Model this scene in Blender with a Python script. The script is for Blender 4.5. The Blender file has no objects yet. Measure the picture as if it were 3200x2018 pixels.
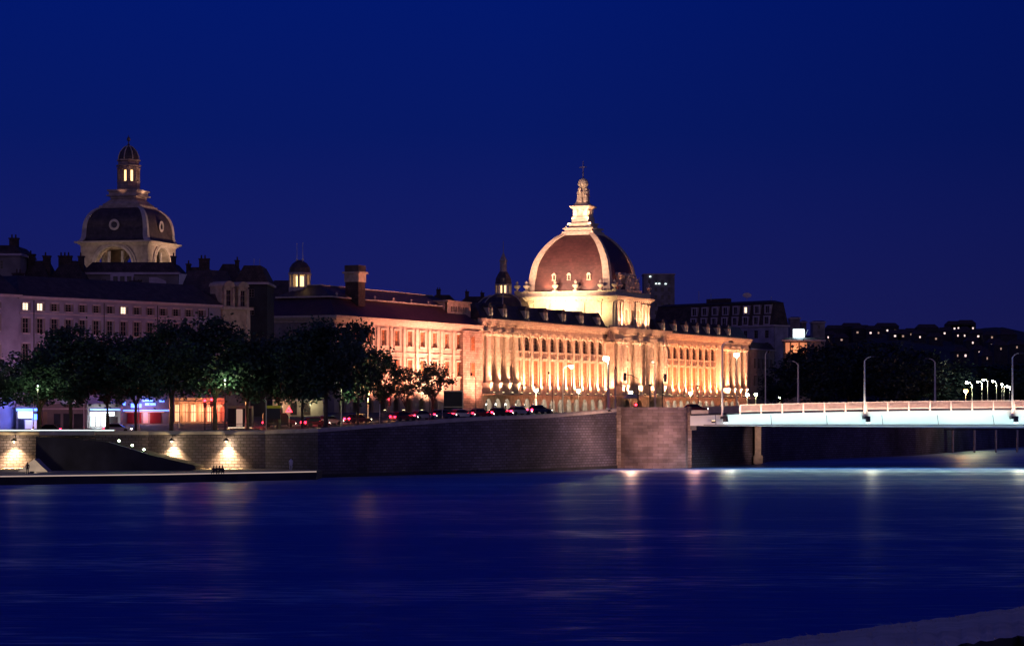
import bpy, math, random
from mathutils import Vector, Matrix
random.seed(7)
R = math.radians
F = 7900.0; EYE = 9.5
sc = bpy.context.scene
COL = sc.collection

# ------------------------------------------------------------------ camera
cd = bpy.data.cameras.new("camera")
cam = bpy.data.objects.new("camera", cd); COL.objects.link(cam)
cam.location = (0, 0, EYE); cam.rotation_euler = (R(90), 0, 0)
cd.sensor_width = 36; cd.lens = F / 3200 * 36
cd.shift_y = 271 / 3200.0
cd.clip_start = 1; cd.clip_end = 12000
sc.camera = cam
sc.view_settings.view_transform = 'Standard'
sc.view_settings.look = 'None'
sc.view_settings.exposure = 0
sc.view_settings.gamma = 1
sc.render.resolution_x = 1024; sc.render.resolution_y = 645
sc.cycles.max_bounces = 5
sc.cycles.diffuse_bounces = 3
sc.cycles.glossy_bounces = 3
sc.cycles.sample_clamp_indirect = 4
sc.cycles.caustics_reflective = False
sc.cycles.caustics_refractive = False

# ------------------------------------------------------------------ dusk sky
w = bpy.data.worlds.new("World"); sc.world = w; w.use_nodes = True
nt = w.node_tree; nt.nodes.clear()
out = nt.nodes.new('ShaderNodeOutputWorld'); bg = nt.nodes.new('ShaderNodeBackground')
tc = nt.nodes.new('ShaderNodeTexCoord'); sx = nt.nodes.new('ShaderNodeSeparateXYZ')
rp = nt.nodes.new('ShaderNodeValToRGB'); e = rp.color_ramp.elements
e[0].position = 0.0; e[0].color = (0.0085, 0.0108, 0.092, 1)
e[1].position = 1.0; e[1].color = (0.0, 0.0065, 0.085, 1)
for p, c in ((0.035, (0.0095, 0.0115, 0.105, 1)), (0.07, (0.0062, 0.0105, 0.118, 1)), (0.11, (0.0022, 0.0092, 0.125, 1)), (0.17, (0.0003, 0.0088, 0.150, 1)), (0.4, (0.0, 0.0085, 0.13, 1))):
    k = e.new(p); k.color = c
nt.links.new(tc.outputs['Generated'], sx.inputs[0]); nt.links.new(sx.outputs['Z'], rp.inputs[0])
# the sky is a touch darker towards the north (to the right)
mr = nt.nodes.new('ShaderNodeMapRange'); mr.inputs['From Min'].default_value = 0.0; mr.inputs['From Max'].default_value = 0.22
mr.inputs['To Min'].default_value = 1.0; mr.inputs['To Max'].default_value = 0.72
nt.links.new(sx.outputs['X'], mr.inputs['Value'])
mx = nt.nodes.new('ShaderNodeMix'); mx.data_type = 'RGBA'; mx.blend_type = 'MULTIPLY'; mx.inputs['Factor'].default_value = 1
nt.links.new(rp.outputs[0], mx.inputs['A']); nt.links.new(mr.outputs[0], mx.inputs['B'])
gr = nt.nodes.new('ShaderNodeMapRange'); gr.interpolation_type = 'SMOOTHSTEP'
gr.inputs['From Min'].default_value = 0.15; gr.inputs['From Max'].default_value = -0.9
nt.links.new(sx.outputs['Y'], gr.inputs['Value'])
gz_ = nt.nodes.new('ShaderNodeMapRange'); gz_.interpolation_type = 'SMOOTHSTEP'
gz_.inputs['From Min'].default_value = 1.0; gz_.inputs['From Max'].default_value = -0.05
nt.links.new(sx.outputs['Z'], gz_.inputs['Value'])
gm_ = nt.nodes.new('ShaderNodeMath'); gm_.operation = 'MULTIPLY'; nt.links.new(gr.outputs[0], gm_.inputs[0]); nt.links.new(gz_.outputs[0], gm_.inputs[1])
ga = nt.nodes.new('ShaderNodeMix'); ga.data_type = 'RGBA'; ga.inputs['B'].default_value = (0.17, 0.125, 0.25, 1)
nt.links.new(gm_.outputs[0], ga.inputs['Factor']); nt.links.new(mx.outputs['Result'], ga.inputs['A'])
nt.links.new(ga.outputs['Result'], bg.inputs[0]); nt.links.new(bg.outputs[0], out.inputs[0])
bg.inputs[1].default_value = 1.0

# ------------------------------------------------------------------ materials
def mat(name, col, rough=0.8, var=0.25, scale=0.6, bump=0.0, metal=0.0, brick=None, col2=None, spec=0.5):
    m = bpy.data.materials.new(name); m.use_nodes = True
    t = m.node_tree; b = t.nodes['Principled BSDF']
    b.inputs['Roughness'].default_value = rough; b.inputs['Metallic'].default_value = metal
    b.inputs['Specular IOR Level'].default_value = spec
    tc = t.nodes.new('ShaderNodeTexCoord')
    n = t.nodes.new('ShaderNodeTexNoise'); n.inputs['Scale'].default_value = scale; n.inputs['Detail'].default_value = 5
    t.links.new(tc.outputs['Object'], n.inputs['Vector'])
    r = t.nodes.new('ShaderNodeValToRGB')
    c2 = col2 or tuple(max(0, c * (1 - var * 1.6)) for c in col)
    c1 = tuple(min(1, c * (1 + var)) for c in col)
    r.color_ramp.elements[0].position = 0.3; r.color_ramp.elements[1].position = 0.7
    r.color_ramp.elements[0].color = (*c2, 1); r.color_ramp.elements[1].color = (*c1, 1)
    t.links.new(n.outputs['Fac'], r.inputs[0]); src = r.outputs[0]; hsrc = n.outputs['Fac']
    if brick:
        bw, bh, mort = brick
        uv = t.nodes.new('ShaderNodeUVMap')
        k = t.nodes.new('ShaderNodeTexBrick'); k.inputs['Scale'].default_value = 1
        k.inputs['Brick Width'].default_value = bw; k.inputs['Row Height'].default_value = bh
        k.inputs['Mortar Size'].default_value = mort; k.inputs['Mortar Smooth'].default_value = 0.3
        k.inputs['Color1'].default_value = (1, 1, 1, 1); k.inputs['Color2'].default_value = (0.6, 0.58, 0.55, 1)
        k.inputs['Mortar'].default_value = (0.28, 0.26, 0.24, 1)
        t.links.new(uv.outputs[0], k.inputs['Vector'])
        mm = t.nodes.new('ShaderNodeMix'); mm.data_type = 'RGBA'; mm.blend_type = 'MULTIPLY'; mm.inputs['Factor'].default_value = 0.9
        t.links.new(src, mm.inputs['A']); t.links.new(k.outputs['Color'], mm.inputs['B']); src = mm.outputs['Result']
        hsrc = k.outputs['Fac']
    t.links.new(src, b.inputs['Base Color'])
    if bump:
        bp = t.nodes.new('ShaderNodeBump'); bp.inputs['Strength'].default_value = bump; bp.inputs['Distance'].default_value = 0.1
        bp.invert = bool(brick)
        t.links.new(hsrc, bp.inputs['Height']); t.links.new(bp.outputs[0], b.inputs['Normal'])
    return m

def emat(name, col, strength):
    m = bpy.data.materials.new(name); m.use_nodes = True
    t = m.node_tree; b = t.nodes['Principled BSDF']
    b.inputs['Base Color'].default_value = (0.3, 0.3, 0.3, 1)
    b.inputs['Emission Color'].default_value = (*col, 1); b.inputs['Emission Strength'].default_value = strength
    return m

M = dict(
    stone=mat('pale_limestone', (0.42, 0.34, 0.27), 0.85, 0.22, 0.9, 0.3),
    stone2=mat('smooth_limestone', (0.50, 0.42, 0.34), 0.8, 0.15, 1.4, 0.2),
    rust=mat('rusticated_limestone', (0.40, 0.30, 0.25), 0.85, 0.2, 0.7, 0.5, brick=(1.6, 0.55, 0.035)),
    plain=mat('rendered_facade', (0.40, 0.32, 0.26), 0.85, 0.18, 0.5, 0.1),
    housewall=mat('old_plaster', (0.30, 0.27, 0.38), 0.9, 0.2, 0.35, 0.1),
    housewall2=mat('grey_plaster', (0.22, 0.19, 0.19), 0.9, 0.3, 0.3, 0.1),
    trim=mat('house_trim', (0.50, 0.40, 0.44), 0.85, 0.12, 1.2),
    slate=mat('dark_slate', (0.085, 0.06, 0.055), 0.55, 0.3, 0.8, 0.3, brick=(0.7, 0.45, 0.02)),
    domeslate=mat('dome_slate', (0.078, 0.030, 0.030), 0.5, 0.15, 0.25, 0.15, brick=(0.9, 0.6, 0.02)),
    tile=mat('old_roof_tiles', (0.09, 0.055, 0.05), 0.8, 0.35, 0.7, 0.3, brick=(0.5, 0.5, 0.04)),
    glass=mat('dark_window_glass', (0.02, 0.018, 0.02), 0.15, 0.2, 0.5),
    blind=mat('ochre_blinds', (0.30, 0.11, 0.04), 0.7, 0.5, 1.8),
    sash=mat('painted_sash', (0.30, 0.22, 0.17), 0.6, 0.1, 1),
    quay=mat('quay_stone', (0.15, 0.13, 0.18), 0.9, 0.45, 0.11, 0.8, brick=(0.95, 0.42, 0.06)),
    quaysmooth=mat('abutment_stone', (0.34, 0.25, 0.24), 0.8, 0.4, 0.22, 0.4, brick=(1.5, 0.5, 0.02)),
    coping=mat('pale_coping', (0.50, 0.44, 0.38), 0.75, 0.15, 0.8),
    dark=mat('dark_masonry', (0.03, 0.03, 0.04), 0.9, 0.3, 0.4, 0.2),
    asphalt=mat('asphalt', (0.05, 0.05, 0.05), 0.85, 0.2, 2.0, 0.1),
    paving=mat('promenade_paving', (0.32, 0.26, 0.20), 0.8, 0.2, 0.5, 0.1),
    land=mat('city_ground', (0.06, 0.055, 0.05), 0.9, 0.3, 0.2),
    bank=mat('dry_grass_bank', (0.78, 0.62, 0.50), 0.95, 0.15, 0.5, 0.5),
    straw=mat('dry_grass', (0.50, 0.40, 0.34), 0.95, 0.35, 1.2),
    hill=mat('wooded_hill', (0.03, 0.032, 0.03), 0.95, 0.4, 0.01),
    bark=mat('plane_tree_bark', (0.10, 0.075, 0.055), 0.9, 0.3, 2.0, 0.4),
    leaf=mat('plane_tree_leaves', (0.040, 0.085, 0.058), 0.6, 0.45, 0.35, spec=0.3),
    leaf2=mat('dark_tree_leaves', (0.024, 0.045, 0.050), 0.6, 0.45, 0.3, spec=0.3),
    metal=mat('galvanised_steel', (0.45, 0.45, 0.43), 0.5, 0.1, 2.0, metal=0.3),
    darkmetal=mat('dark_painted_metal', (0.045, 0.045, 0.05), 0.5, 0.1, 2.0, metal=0.2),
    palepole=mat('pale_painted_steel', (0.72, 0.68, 0.60), 0.5, 0.06, 2.0),
    girder=mat('pale_girder_paint', (0.62, 0.68, 0.67), 0.5, 0.08, 0.15),
    railing=mat('railing_paint', (0.55, 0.42, 0.36), 0.6, 0.12, 1.5),
    cloth=mat('dark_clothes', (0.03, 0.03, 0.04), 0.9, 0.2, 5),
    whitecloth=mat('white_coat', (0.75, 0.75, 0.78), 0.9, 0.08, 5),
    skin=mat('skin', (0.35, 0.2, 0.15), 0.6, 0.1, 5),
    carred=mat('dark_red_car_paint', (0.16, 0.01, 0.015), 0.3, 0.05, 1),
    carblue=mat('dark_blue_car_paint', (0.02, 0.03, 0.09), 0.3, 0.05, 1),
    cargrey=mat('silver_car_paint', (0.45, 0.46, 0.48), 0.35, 0.05, 1, metal=0.4),
    carwhite=mat('white_car_paint', (0.7, 0.7, 0.7), 0.35, 0.05, 1),
    carblack=mat('black_car_paint', (0.015, 0.015, 0.018), 0.3, 0.05, 1),
    tyre=mat('tyre_rubber', (0.02, 0.02, 0.02), 0.9, 0.1, 5),
    bronze=mat('dark_gilt', (0.10, 0.08, 0.07), 0.5, 0.2, 2),
    shopwood=mat('shop_front', (0.16, 0.10, 0.08), 0.7, 0.3, 0.8),
    yellow=mat('yellow_sign_paint', (0.75, 0.65, 0.05), 0.5, 0.05, 1),
    e_warm=emat('lit_warm', (1.0, 0.72, 0.38), 6), e_window=emat('lit_window', (1.0, 0.78, 0.55), 1.8),
    e_window2=emat('lit_window_dim', (0.9, 0.55, 0.4), 0.5),
    e_lamp=emat('lamp_glow', (1.0, 0.98, 0.62), 60), e_lampgreen=emat('lamp_glow_green', (0.75, 1.0, 0.55), 45),
    e_sod=emat('sodium_glow', (1.0, 0.42, 0.12), 50),
    e_red=emat('red_glow', (1.0, 0.02, 0.04), 9), e_tail=emat('tail_light', (1.0, 0.012, 0.04), 26),
    e_head=emat('head_light', (1.0, 0.9, 0.75), 16),
    e_blue=emat('blue_neon', (0.06, 0.16, 1.0), 5), e_white=emat('white_sign', (0.85, 0.95, 1.0), 2.2),
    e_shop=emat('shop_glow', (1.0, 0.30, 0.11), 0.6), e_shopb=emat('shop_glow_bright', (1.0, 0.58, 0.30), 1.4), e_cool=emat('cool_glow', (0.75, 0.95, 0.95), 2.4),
    e_lantern=emat('lantern_glow', (1.0, 0.62, 0.25), 2.6), e_green=emat('green_white_lamp', (0.75, 1.0, 0.6), 14),
    e_edge=emat('edge_strip', (1.0, 0.72, 0.58), 0.45),
    e_pin=emat('distant_lamp', (1.0, 0.72, 0.66), 1.5), e_flood=emat('flood_lens', (1.0, 0.75, 0.4), 10),
)

# ------------------------------------------------------------------ mesh helpers
class MB:
    def __init__(s): s.v = []; s.f = []; s.m = []
    def add(s, vs, fs, m=0):
        o = len(s.v); s.v += [tuple(p) for p in vs]
        for f in fs: s.f.append([i + o for i in f]); s.m.append(m)
    def box(s, x0, x1, y0, y1, z0, z1, m=0):
        s.add([(x0,y0,z0),(x1,y0,z0),(x1,y1,z0),(x0,y1,z0),(x0,y0,z1),(x1,y0,z1),(x1,y1,z1),(x0,y1,z1)],
              [(0,3,2,1),(4,5,6,7),(0,1,5,4),(1,2,6,5),(2,3,7,6),(3,0,4,7)], m); return s
    def frustum(s, a, b, z0, z1, m=0):   # a, b = (x0,x1,y0,y1)
        s.add([(a[0],a[2],z0),(a[1],a[2],z0),(a[1],a[3],z0),(a[0],a[3],z0),(b[0],b[2],z1),(b[1],b[2],z1),(b[1],b[3],z1),(b[0],b[3],z1)],
              [(0,3,2,1),(4,5,6,7),(0,1,5,4),(1,2,6,5),(2,3,7,6),(3,0,4,7)], m); return s
    def lathe(s, cx, cy, prof, n=12, m=0, rot=0.0, sx=1.0, sy=1.0):
        vs = []; fs = []
        for r, z in prof:
            for i in range(n):
                a = 2 * math.pi * i / n + rot
                vs.append((cx + sx * r * math.cos(a), cy + sy * r * math.sin(a), z))
        for j in range(len(prof) - 1):
            for i in range(n):
                k = (i + 1) % n
                fs.append((j*n+i, j*n+k, (j+1)*n+k, (j+1)*n+i))
        fs.append(tuple(range(n))[::-1]); fs.append(tuple((len(prof)-1)*n + i for i in range(n)))
        s.add(vs, fs, m); return s
    def tube(s, pts, rs, n=6, m=0):
        pts = [Vector(p) for p in pts]
        if not hasattr(rs, '__len__'): rs = [rs] * len(pts)
        vs = []; fs = []
        for j, p in enumerate(pts):
            d = (pts[min(j+1, len(pts)-1)] - pts[max(j-1, 0)]).normalized()
            a = d.cross(Vector((0, 0, 1)))
            if a.length < 0.05: a = Vector((1, 0, 0))
            a.normalize(); b = d.cross(a)
            for i in range(n):
                t = 2 * math.pi * i / n
                vs.append(p + a * (rs[j] * math.cos(t)) + b * (rs[j] * math.sin(t)))
        for j in range(len(pts) - 1):
            for i in range(n):
                k = (i + 1) % n
                fs.append((j*n+i, j*n+k, (j+1)*n+k, (j+1)*n+i))
        fs.append(tuple(range(n))[::-1]); fs.append(tuple((len(pts)-1)*n + i for i in range(n)))
        s.add(vs, fs, m); return s
    def prismxz(s, poly, y0, y1, m=0):
        n = len(poly)
        s.add([(x, y0, z) for x, z in poly] + [(x, y1, z) for x, z in poly],
              [tuple(range(n)), tuple(range(2*n-1, n-1, -1))] + [(i, i+n, (i+1) % n + n, (i+1) % n) for i in range(n)], m); return s
    def prismyz(s, poly, x0, x1, m=0):
        n = len(poly)
        s.add([(x0, y, z) for y, z in poly] + [(x1, y, z) for y, z in poly],
              [tuple(range(n)), tuple(range(2*n-1, n-1, -1))] + [(i, i+n, (i+1) % n + n, (i+1) % n) for i in range(n)], m); return s
    def prismxy(s, poly, z0, z1, m=0):
        n = len(poly)
        s.add([(x, y, z0) for x, y in poly] + [(x, y, z1) for x, y in poly],
              [tuple(range(n)), tuple(range(2*n-1, n-1, -1))] + [(i, i+n, (i+1) % n + n, (i+1) % n) for i in range(n)], m); return s
    def mesh(s, name, mats, smooth=False):
        me = bpy.data.meshes.new(name); me.from_pydata(s.v, [], s.f)
        if not isinstance(mats, (list, tuple)): mats = [mats]
        for q in mats: me.materials.append(M[q])
        me.polygons.foreach_set('material_index', s.m)
        if smooth: me.polygons.foreach_set('use_smooth', [True] * len(s.f))
        uv = me.uv_layers.new(name='UVMap'); dat = [0.0] * (2 * len(me.loops))
        for p in me.polygons:
            nx, ny, nz = p.normal
            h = math.hypot(nx, ny)
            for li in p.loop_indices:
                c = s.v[me.loops[li].vertex_index]
                if h < 0.35: u, v = c[0], c[1]
                else: u = (-ny * c[0] + nx * c[1]) / h; v = c[2] / max(h, 0.5)
                dat[2*li] = u; dat[2*li+1] = v
        uv.data.foreach_set('uv', dat)
        return me
    def build(s, name, mats, parent=None, loc=None, smooth=False):
        return put(name, s.mesh(name, mats, smooth), parent, loc)

def put(name, me, parent=None, loc=None, rotz=0, scale=None):
    o = bpy.data.objects.new(name, me); COL.objects.link(o)
    if parent: o.parent = parent
    if loc is not None: o.location = loc
    if rotz: o.rotation_euler = (0, 0, rotz)
    if scale is not None: o.scale = scale
    return o
def tag(o, label, cat=None, group=None, kind=None):
    if label: o['label'] = label
    if cat: o['category'] = cat
    if group: o['group'] = group
    if kind: o['kind'] = kind
    return o
def empty(name, loc, rotz, label, cat, group=None):
    o = bpy.data.objects.new(name, None); COL.objects.link(o)
    o.location = loc; o.rotation_euler = (0, 0, rotz)
    return tag(o, label, cat, group)
def copy_tree(o, parent=None):
    c = o.copy(); COL.objects.link(c); c.parent = parent
    for ch in list(o.children): copy_tree(ch, c)
    return c
def struct(o): o['kind'] = 'structure'; return o

def light(kind, parent, loc, power, col, target=None, angle=100, blend=0.9, rad=0.15, size=None, name=None):
    l = bpy.data.lights.new((name or kind.lower()) + '_light', kind)
    l.energy = power; l.color = col
    if kind == 'SPOT':
        l.spot_size = R(angle); l.spot_blend = blend; l.shadow_soft_size = rad
    elif kind == 'POINT': l.shadow_soft_size = rad
    elif kind == 'AREA':
        l.shape = 'RECTANGLE'; l.size, l.size_y = size
    o = bpy.data.objects.new(l.name, l); COL.objects.link(o); o.parent = parent; o.location = loc
    if target is not None:
        d = Vector(target) - Vector(loc)
        o.rotation_euler = d.to_track_quat('-Z', 'Y').to_euler()
    return o

def wp(px, py, D):  # a point of the place seen at photo pixel px, py and standing D metres out
    return Vector(((px - 1600) / F * D, D, EYE + (1280 - py) / F * D))
def wx(px, D): return (px - 1600) / F * D
def wz(py, D): return EYE + (1280 - py) / F * D

def wall_open(mb, x0, x1, z0, z1, y, th, ops, m=0):
    """A wall face at y (facing -y) with real openings (xa, xb, za, zb, arched) and reveals th deep."""
    xs = sorted({x0, x1, *[v for o in ops for v in o[:2]]}); zs = sorted({z0, z1, *[v for o in ops for v in o[2:4]]})
    for i in range(len(xs) - 1):
        for j in range(len(zs) - 1):
            cx = (xs[i] + xs[i+1]) / 2; cz = (zs[j] + zs[j+1]) / 2
            if any(o[0] < cx < o[1] and o[2] < cz < o[3] for o in ops): continue
            mb.add([(xs[i],y,zs[j]),(xs[i+1],y,zs[j]),(xs[i+1],y,zs[j+1]),(xs[i],y,zs[j+1])], [(0,1,2,3)], m)
    for o in ops:
        xa, xb, za, zb = o[:4]; arch = len(o) > 4 and o[4]
        if arch:
            r = (xb - xa) / 2; cx = (xa + xb) / 2; zc = zb - r * o[4]; n = 10
            pts = [(cx - r * math.cos(math.pi * k / n), zc + r * o[4] * math.sin(math.pi * k / n)) for k in range(n + 1)]
            for k in range(n):
                (ax, az), (bx, bz) = pts[k], pts[k+1]
                mb.add([(ax,y,az),(bx,y,bz),(bx,y,zb),(ax,y,zb)], [(0,1,2,3)], m)
                mb.add([(ax,y,az),(ax,y+th,az),(bx,y+th,bz),(bx,y,bz)], [(0,1,2,3)], m)
            mb.add([(xa,y,za),(xa,y+th,za),(xa,y+th,zc),(xa,y,zc)], [(0,1,2,3)], m)
            mb.add([(xb,y,za),(xb,y,zc),(xb,y+th,zc),(xb,y+th,za)], [(0,1,2,3)], m)
        else:
            mb.add([(xa,y,za),(xa,y+th,za),(xa,y+th,zb),(xa,y,zb)], [(0,1,2,3)], m)
            mb.add([(xb,y,za),(xb,y,zb),(xb,y+th,zb),(xb,y+th,za)], [(0,1,2,3)], m)
            mb.add([(xa,y,zb),(xa,y+th,zb),(xb,y+th,zb),(xb,y,zb)], [(0,1,2,3)], m)
        mb.add([(xa,y,za),(xb,y,za),(xb,y+th,za),(xa,y+th,za)], [(0,1,2,3)], m)

def window_mesh(wd, ht, gm='glass', nx=2, nz=4, arch=0):
    """A sash window centred on x, sill at z=0, facing -y: pane (0) and sash bars (1)."""
    mb = MB(); h = wd / 2
    mb.box(-h, h, 0.06, 0.10, 0, ht, 0)
    t = 0.07
    mb.box(-h, -h + t, 0, 0.055, 0, ht, 1); mb.box(h - t, h, 0, 0.055, 0, ht, 1)
    mb.box(-h + t, h - t, 0, 0.055, 0, t, 1); mb.box(-h + t, h - t, 0, 0.055, ht - t, ht, 1)
    for i in range(1, nx):
        x = -h + wd * i / nx; mb.box(x - 0.035, x + 0.035, 0.003, 0.055, t, ht - t, 1)
    for j in range(1, nz):
        z = ht * j / nz; mb.box(-h + t, h - t, 0.012, 0.05, z - 0.025, z + 0.025, 1)
    return mb.mesh('window', [gm, 'sash'])

def cornice(mb, x0, x1, y, z0, steps, m=0, ends=0.0):
    """Stacked mouldings: steps = [(height, projection)] from z0 up."""
    z = z0
    for h, p in steps:
        mb.box(x0 - p * (ends > 0), x1 + p * (ends > 0), y - p, y + 0.4, z, z + h, m); z += h

# ================================================================== GROUND, WATER
UX, UY = 0.4045, 0.9145
ROT = math.atan2(UY, UX)

def water():
    m = bpy.data.materials.new('river_water'); m.use_nodes = True
    t = m.node_tree; t.nodes.remove(t.nodes['Principled BSDF']); ou = t.nodes['Material Output']
    df = t.nodes.new('ShaderNodeBsdfDiffuse'); df.inputs['Color'].default_value = (0.01, 0.09, 0.47, 1)  # blue diffuse colour stands in for the reflected sky
    gl = t.nodes.new('ShaderNodeBsdfGlossy'); gl.inputs['Roughness'].default_value = 0.38
    fr = t.nodes.new('ShaderNodeFresnel'); fr.inputs['IOR'].default_value = 1.33
    pw = t.nodes.new('ShaderNodeMath'); pw.operation = 'POWER'; pw.inputs[1].default_value = 7.0
    ms = t.nodes.new('ShaderNodeMixShader')
    t.links.new(fr.outputs[0], pw.inputs[0]); t.links.new(pw.outputs[0], ms.inputs[0]); t.links.new(df.outputs[0], ms.inputs[1]); t.links.new(gl.outputs[0], ms.inputs[2]); t.links.new(ms.outputs[0], ou.inputs['Surface'])
    tc = t.nodes.new('ShaderNodeTexCoord')
    def nz(sx, sy, sc_, det):
        mp = t.nodes.new('ShaderNodeMapping'); mp.inputs['Scale'].default_value = (sx, sy, 1)
        mp.inputs['Rotation'].default_value = (0, 0, R(-4))
        t.links.new(tc.outputs['Object'], mp.inputs[0])
        n = t.nodes.new('ShaderNodeTexNoise'); n.inputs['Scale'].default_value = sc_; n.inputs['Detail'].default_value = det
        t.links.new(mp.outputs[0], n.inputs['Vector']); return n
    a = nz(0.10, 0.42, 1.0, 4); c = nz(0.02, 0.07, 1.0, 3)
    ad = t.nodes.new('ShaderNodeMath'); ad.operation = 'MULTIPLY_ADD'; ad.inputs[1].default_value = 0.9
    t.links.new(c.outputs['Fac'], ad.inputs[0]); t.links.new(a.outputs['Fac'], ad.inputs[2])
    bp = t.nodes.new('ShaderNodeBump'); bp.inputs['Strength'].default_value = 0.5; bp.inputs['Distance'].default_value = 0.9
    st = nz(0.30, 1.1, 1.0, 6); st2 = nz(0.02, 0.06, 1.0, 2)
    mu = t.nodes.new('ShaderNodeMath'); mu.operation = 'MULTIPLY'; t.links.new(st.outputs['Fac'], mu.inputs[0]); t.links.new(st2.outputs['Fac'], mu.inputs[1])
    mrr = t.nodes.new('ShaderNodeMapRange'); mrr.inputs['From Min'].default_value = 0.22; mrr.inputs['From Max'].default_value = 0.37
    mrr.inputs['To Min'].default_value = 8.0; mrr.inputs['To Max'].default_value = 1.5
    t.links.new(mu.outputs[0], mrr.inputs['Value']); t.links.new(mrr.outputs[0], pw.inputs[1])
    t.links.new(ad.outputs[0], bp.inputs['Height']); t.links.new(bp.outputs[0], gl.inputs['Normal']); t.links.new(bp.outputs[0], df.inputs['Normal'])
    return m
M['water'] = water()
mb = MB(); mb.add([(-4000, 20, 0), (4000, 20, 0), (4000, 9000, 0), (-4000, 9000, 0)], [(0, 1, 2, 3)])
struct(mb.build('river', 'water'))

# the top of the quay wall: (X, Y, z of the parapet top)
QW = [(-140, 362, 6.4), (-83, 366, 6.42), (-68, 367, 6.42), (-52.9, 368, 6.42), (-35.3, 362, 6.6), (-27.2, 354, 6.9), (-15.6, 368, 7.75), (-4.8, 379, 8.45), (5.2, 391, 8.8), (17.1, 410, 9.75)]
def smooth_line(pl, n):
    out_ = []
    for i in range(len(pl)-1):
        p0, p1, p2, p3 = pl[max(i-1, 0)], pl[i], pl[i+1], pl[min(i+2, len(pl)-1)]
        for k in range(n):
            f = k/n
            out_.append(tuple(.5*((2*b)+(-a+c)*f+(2*a-5*b+4*c-d)*f*f+(-a+3*b-3*c+d)*f**3) for a, b, c, d in zip(p0, p1, p2, p3)))
    return out_ + [pl[-1]]
QW = QW[:5] + smooth_line(QW[5:], 5)
AB = [(17.6 + 10.6*i/14, 410.6 - 2.2*math.sin(math.pi*min(1, i/14*1.02)), 9.92) for i in range(15)] + [(29.2, 413, 9.9)]
RW = [(29.6, 416, 9.0), (43.0, 441, 9.0), (47.4, 466, 9.1), (84.3, 528, 9.1), (123, 631, 9.1), (320, 1060, 9.1), (1500, 3700, 9.1)]
PAR = 0.95
# land behind the walls
mb = MB(); pts = [(x, y, z - PAR) for x, y, z in QW + AB] + [(x, y, 8.9) for x, y, z in RW]
dx, dy = -0.5, 0.866
for i in range(len(pts) - 1):
    a, b = pts[i], pts[i+1]
    for (r0, r1) in ((0, 120), (120, 4000)):
        za = a[2] if r0 == 0 else a[2] * 0.4 + 8.9 * 0.6; zb = b[2] if r0 == 0 else b[2] * 0.4 + 8.9 * 0.6
        zc = b[2] * 0.4 + 8.9 * 0.6 if r0 == 0 else 9.5; zd = a[2] * 0.4 + 8.9 * 0.6 if r0 == 0 else 9.5
        mb.add([(a[0]+dx*r0, a[1]+dy*r0, za), (b[0]+dx*r0, b[1]+dy*r0, zb), (b[0]+dx*r1, b[1]+dy*r1, zc), (a[0]+dx*r1, a[1]+dy*r1, zd)], [(0,1,2,3)])
struct(mb.build('ground', 'land'))
def gz(x, y):   # height of the land at a place
    best = None
    for i in range(len(pts) - 1):
        a, b = pts[i], pts[i+1]
        ta = a[0]*0.866 + a[1]*0.5; tb = b[0]*0.866 + b[1]*0.5; t = x*0.866 + y*0.5
        if ta <= t <= tb:
            f = (t - ta) / (tb - ta + 1e-9)
            z0 = a[2] + (b[2] - a[2]) * f
            px, py = a[0] + (b[0]-a[0])*f, a[1] + (b[1]-a[1])*f
            r = ((x - px) * dx + (y - py) * dy)
            g = max(0, min(1, r / 120.0))
            return z0 * (1 - g) + (z0 * 0.4 + 8.9 * 0.6) * g
    return pts[0][2] if x < 0 else 8.9

def strip(pl, off0, off1, z_fn0, z_fn1, mb, m=0):
    """A wall-like solid along polyline pl: from offset off0 to off1 inland, z from z_fn0 to z_fn1."""
    n = len(pl)
    for i in range(n - 1):
        a, b = pl[i], pl[i+1]
        d = Vector((b[0]-a[0], b[1]-a[1])).normalized(); nn = Vector((-d.y, d.x))
        def nrm(k):
            v = Vector((0.0, 0.0))
            if k > 0: e0 = Vector((pl[k][0]-pl[k-1][0], pl[k][1]-pl[k-1][1])).normalized(); v += Vector((-e0.y, e0.x))
            if k < n-1: e1 = Vector((pl[k+1][0]-pl[k][0], pl[k+1][1]-pl[k][1])).normalized(); v += Vector((-e1.y, e1.x))
            return v.normalized()
        na, nb = nrm(i), nrm(i+1)
        P = lambda p, q, o, z: (p[0] + q.x*o, p[1] + q.y*o, z)
        vs = [P(a,na,off0,z_fn0(a)), P(b,nb,off0,z_fn0(b)), P(b,nb,off1,z_fn0(b)), P(a,na,off1,z_fn0(a)),
              P(a,na,off0,z_fn1(a)), P(b,nb,off0,z_fn1(b)), P(b,nb,off1,z_fn1(b)), P(a,na,off1,z_fn1(a))]
        fs = [(0,3,2,1),(4,5,6,7),(0,1,5,4),(2,3,7,6)]
        if i == 0: fs.append((3,0,4,7))
        if i == n-2: fs.append((1,2,6,5))
        mb.add(vs, fs, m)

# long quay wall up to the bridge
qw = empty('quay_wall', (17.1, 410, 0), 0, 'long dark stone quay wall rising from the river up to the bridge', 'quay wall')
def rel(pl, o): return [(p[0]-o[0], p[1]-o[1], p[2]) for p in pl]
q = rel(QW, (17.1, 410))
b1 = MB(); strip(q, 0, 0.7, lambda p: -1.0, lambda p: p[2] - 0.55, b1); b1.build('wall_face', 'quay', qw)
b2 = MB(); strip(q, -0.16, 0.8, lambda p: p[2] - 0.55, lambda p: p[2] - 0.15, b2); strip(q, -0.05, 0.6, lambda p: p[2]-0.15, lambda p: p[2], b2); b2.build('coping', 'coping', qw)
# water-stained foot course
b3 = MB(); strip(q[4:], -0.25, -0.003, lambda p: -1.0, lambda p: 0.45, b3); b3.build('footing', 'dark', qw)

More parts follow.
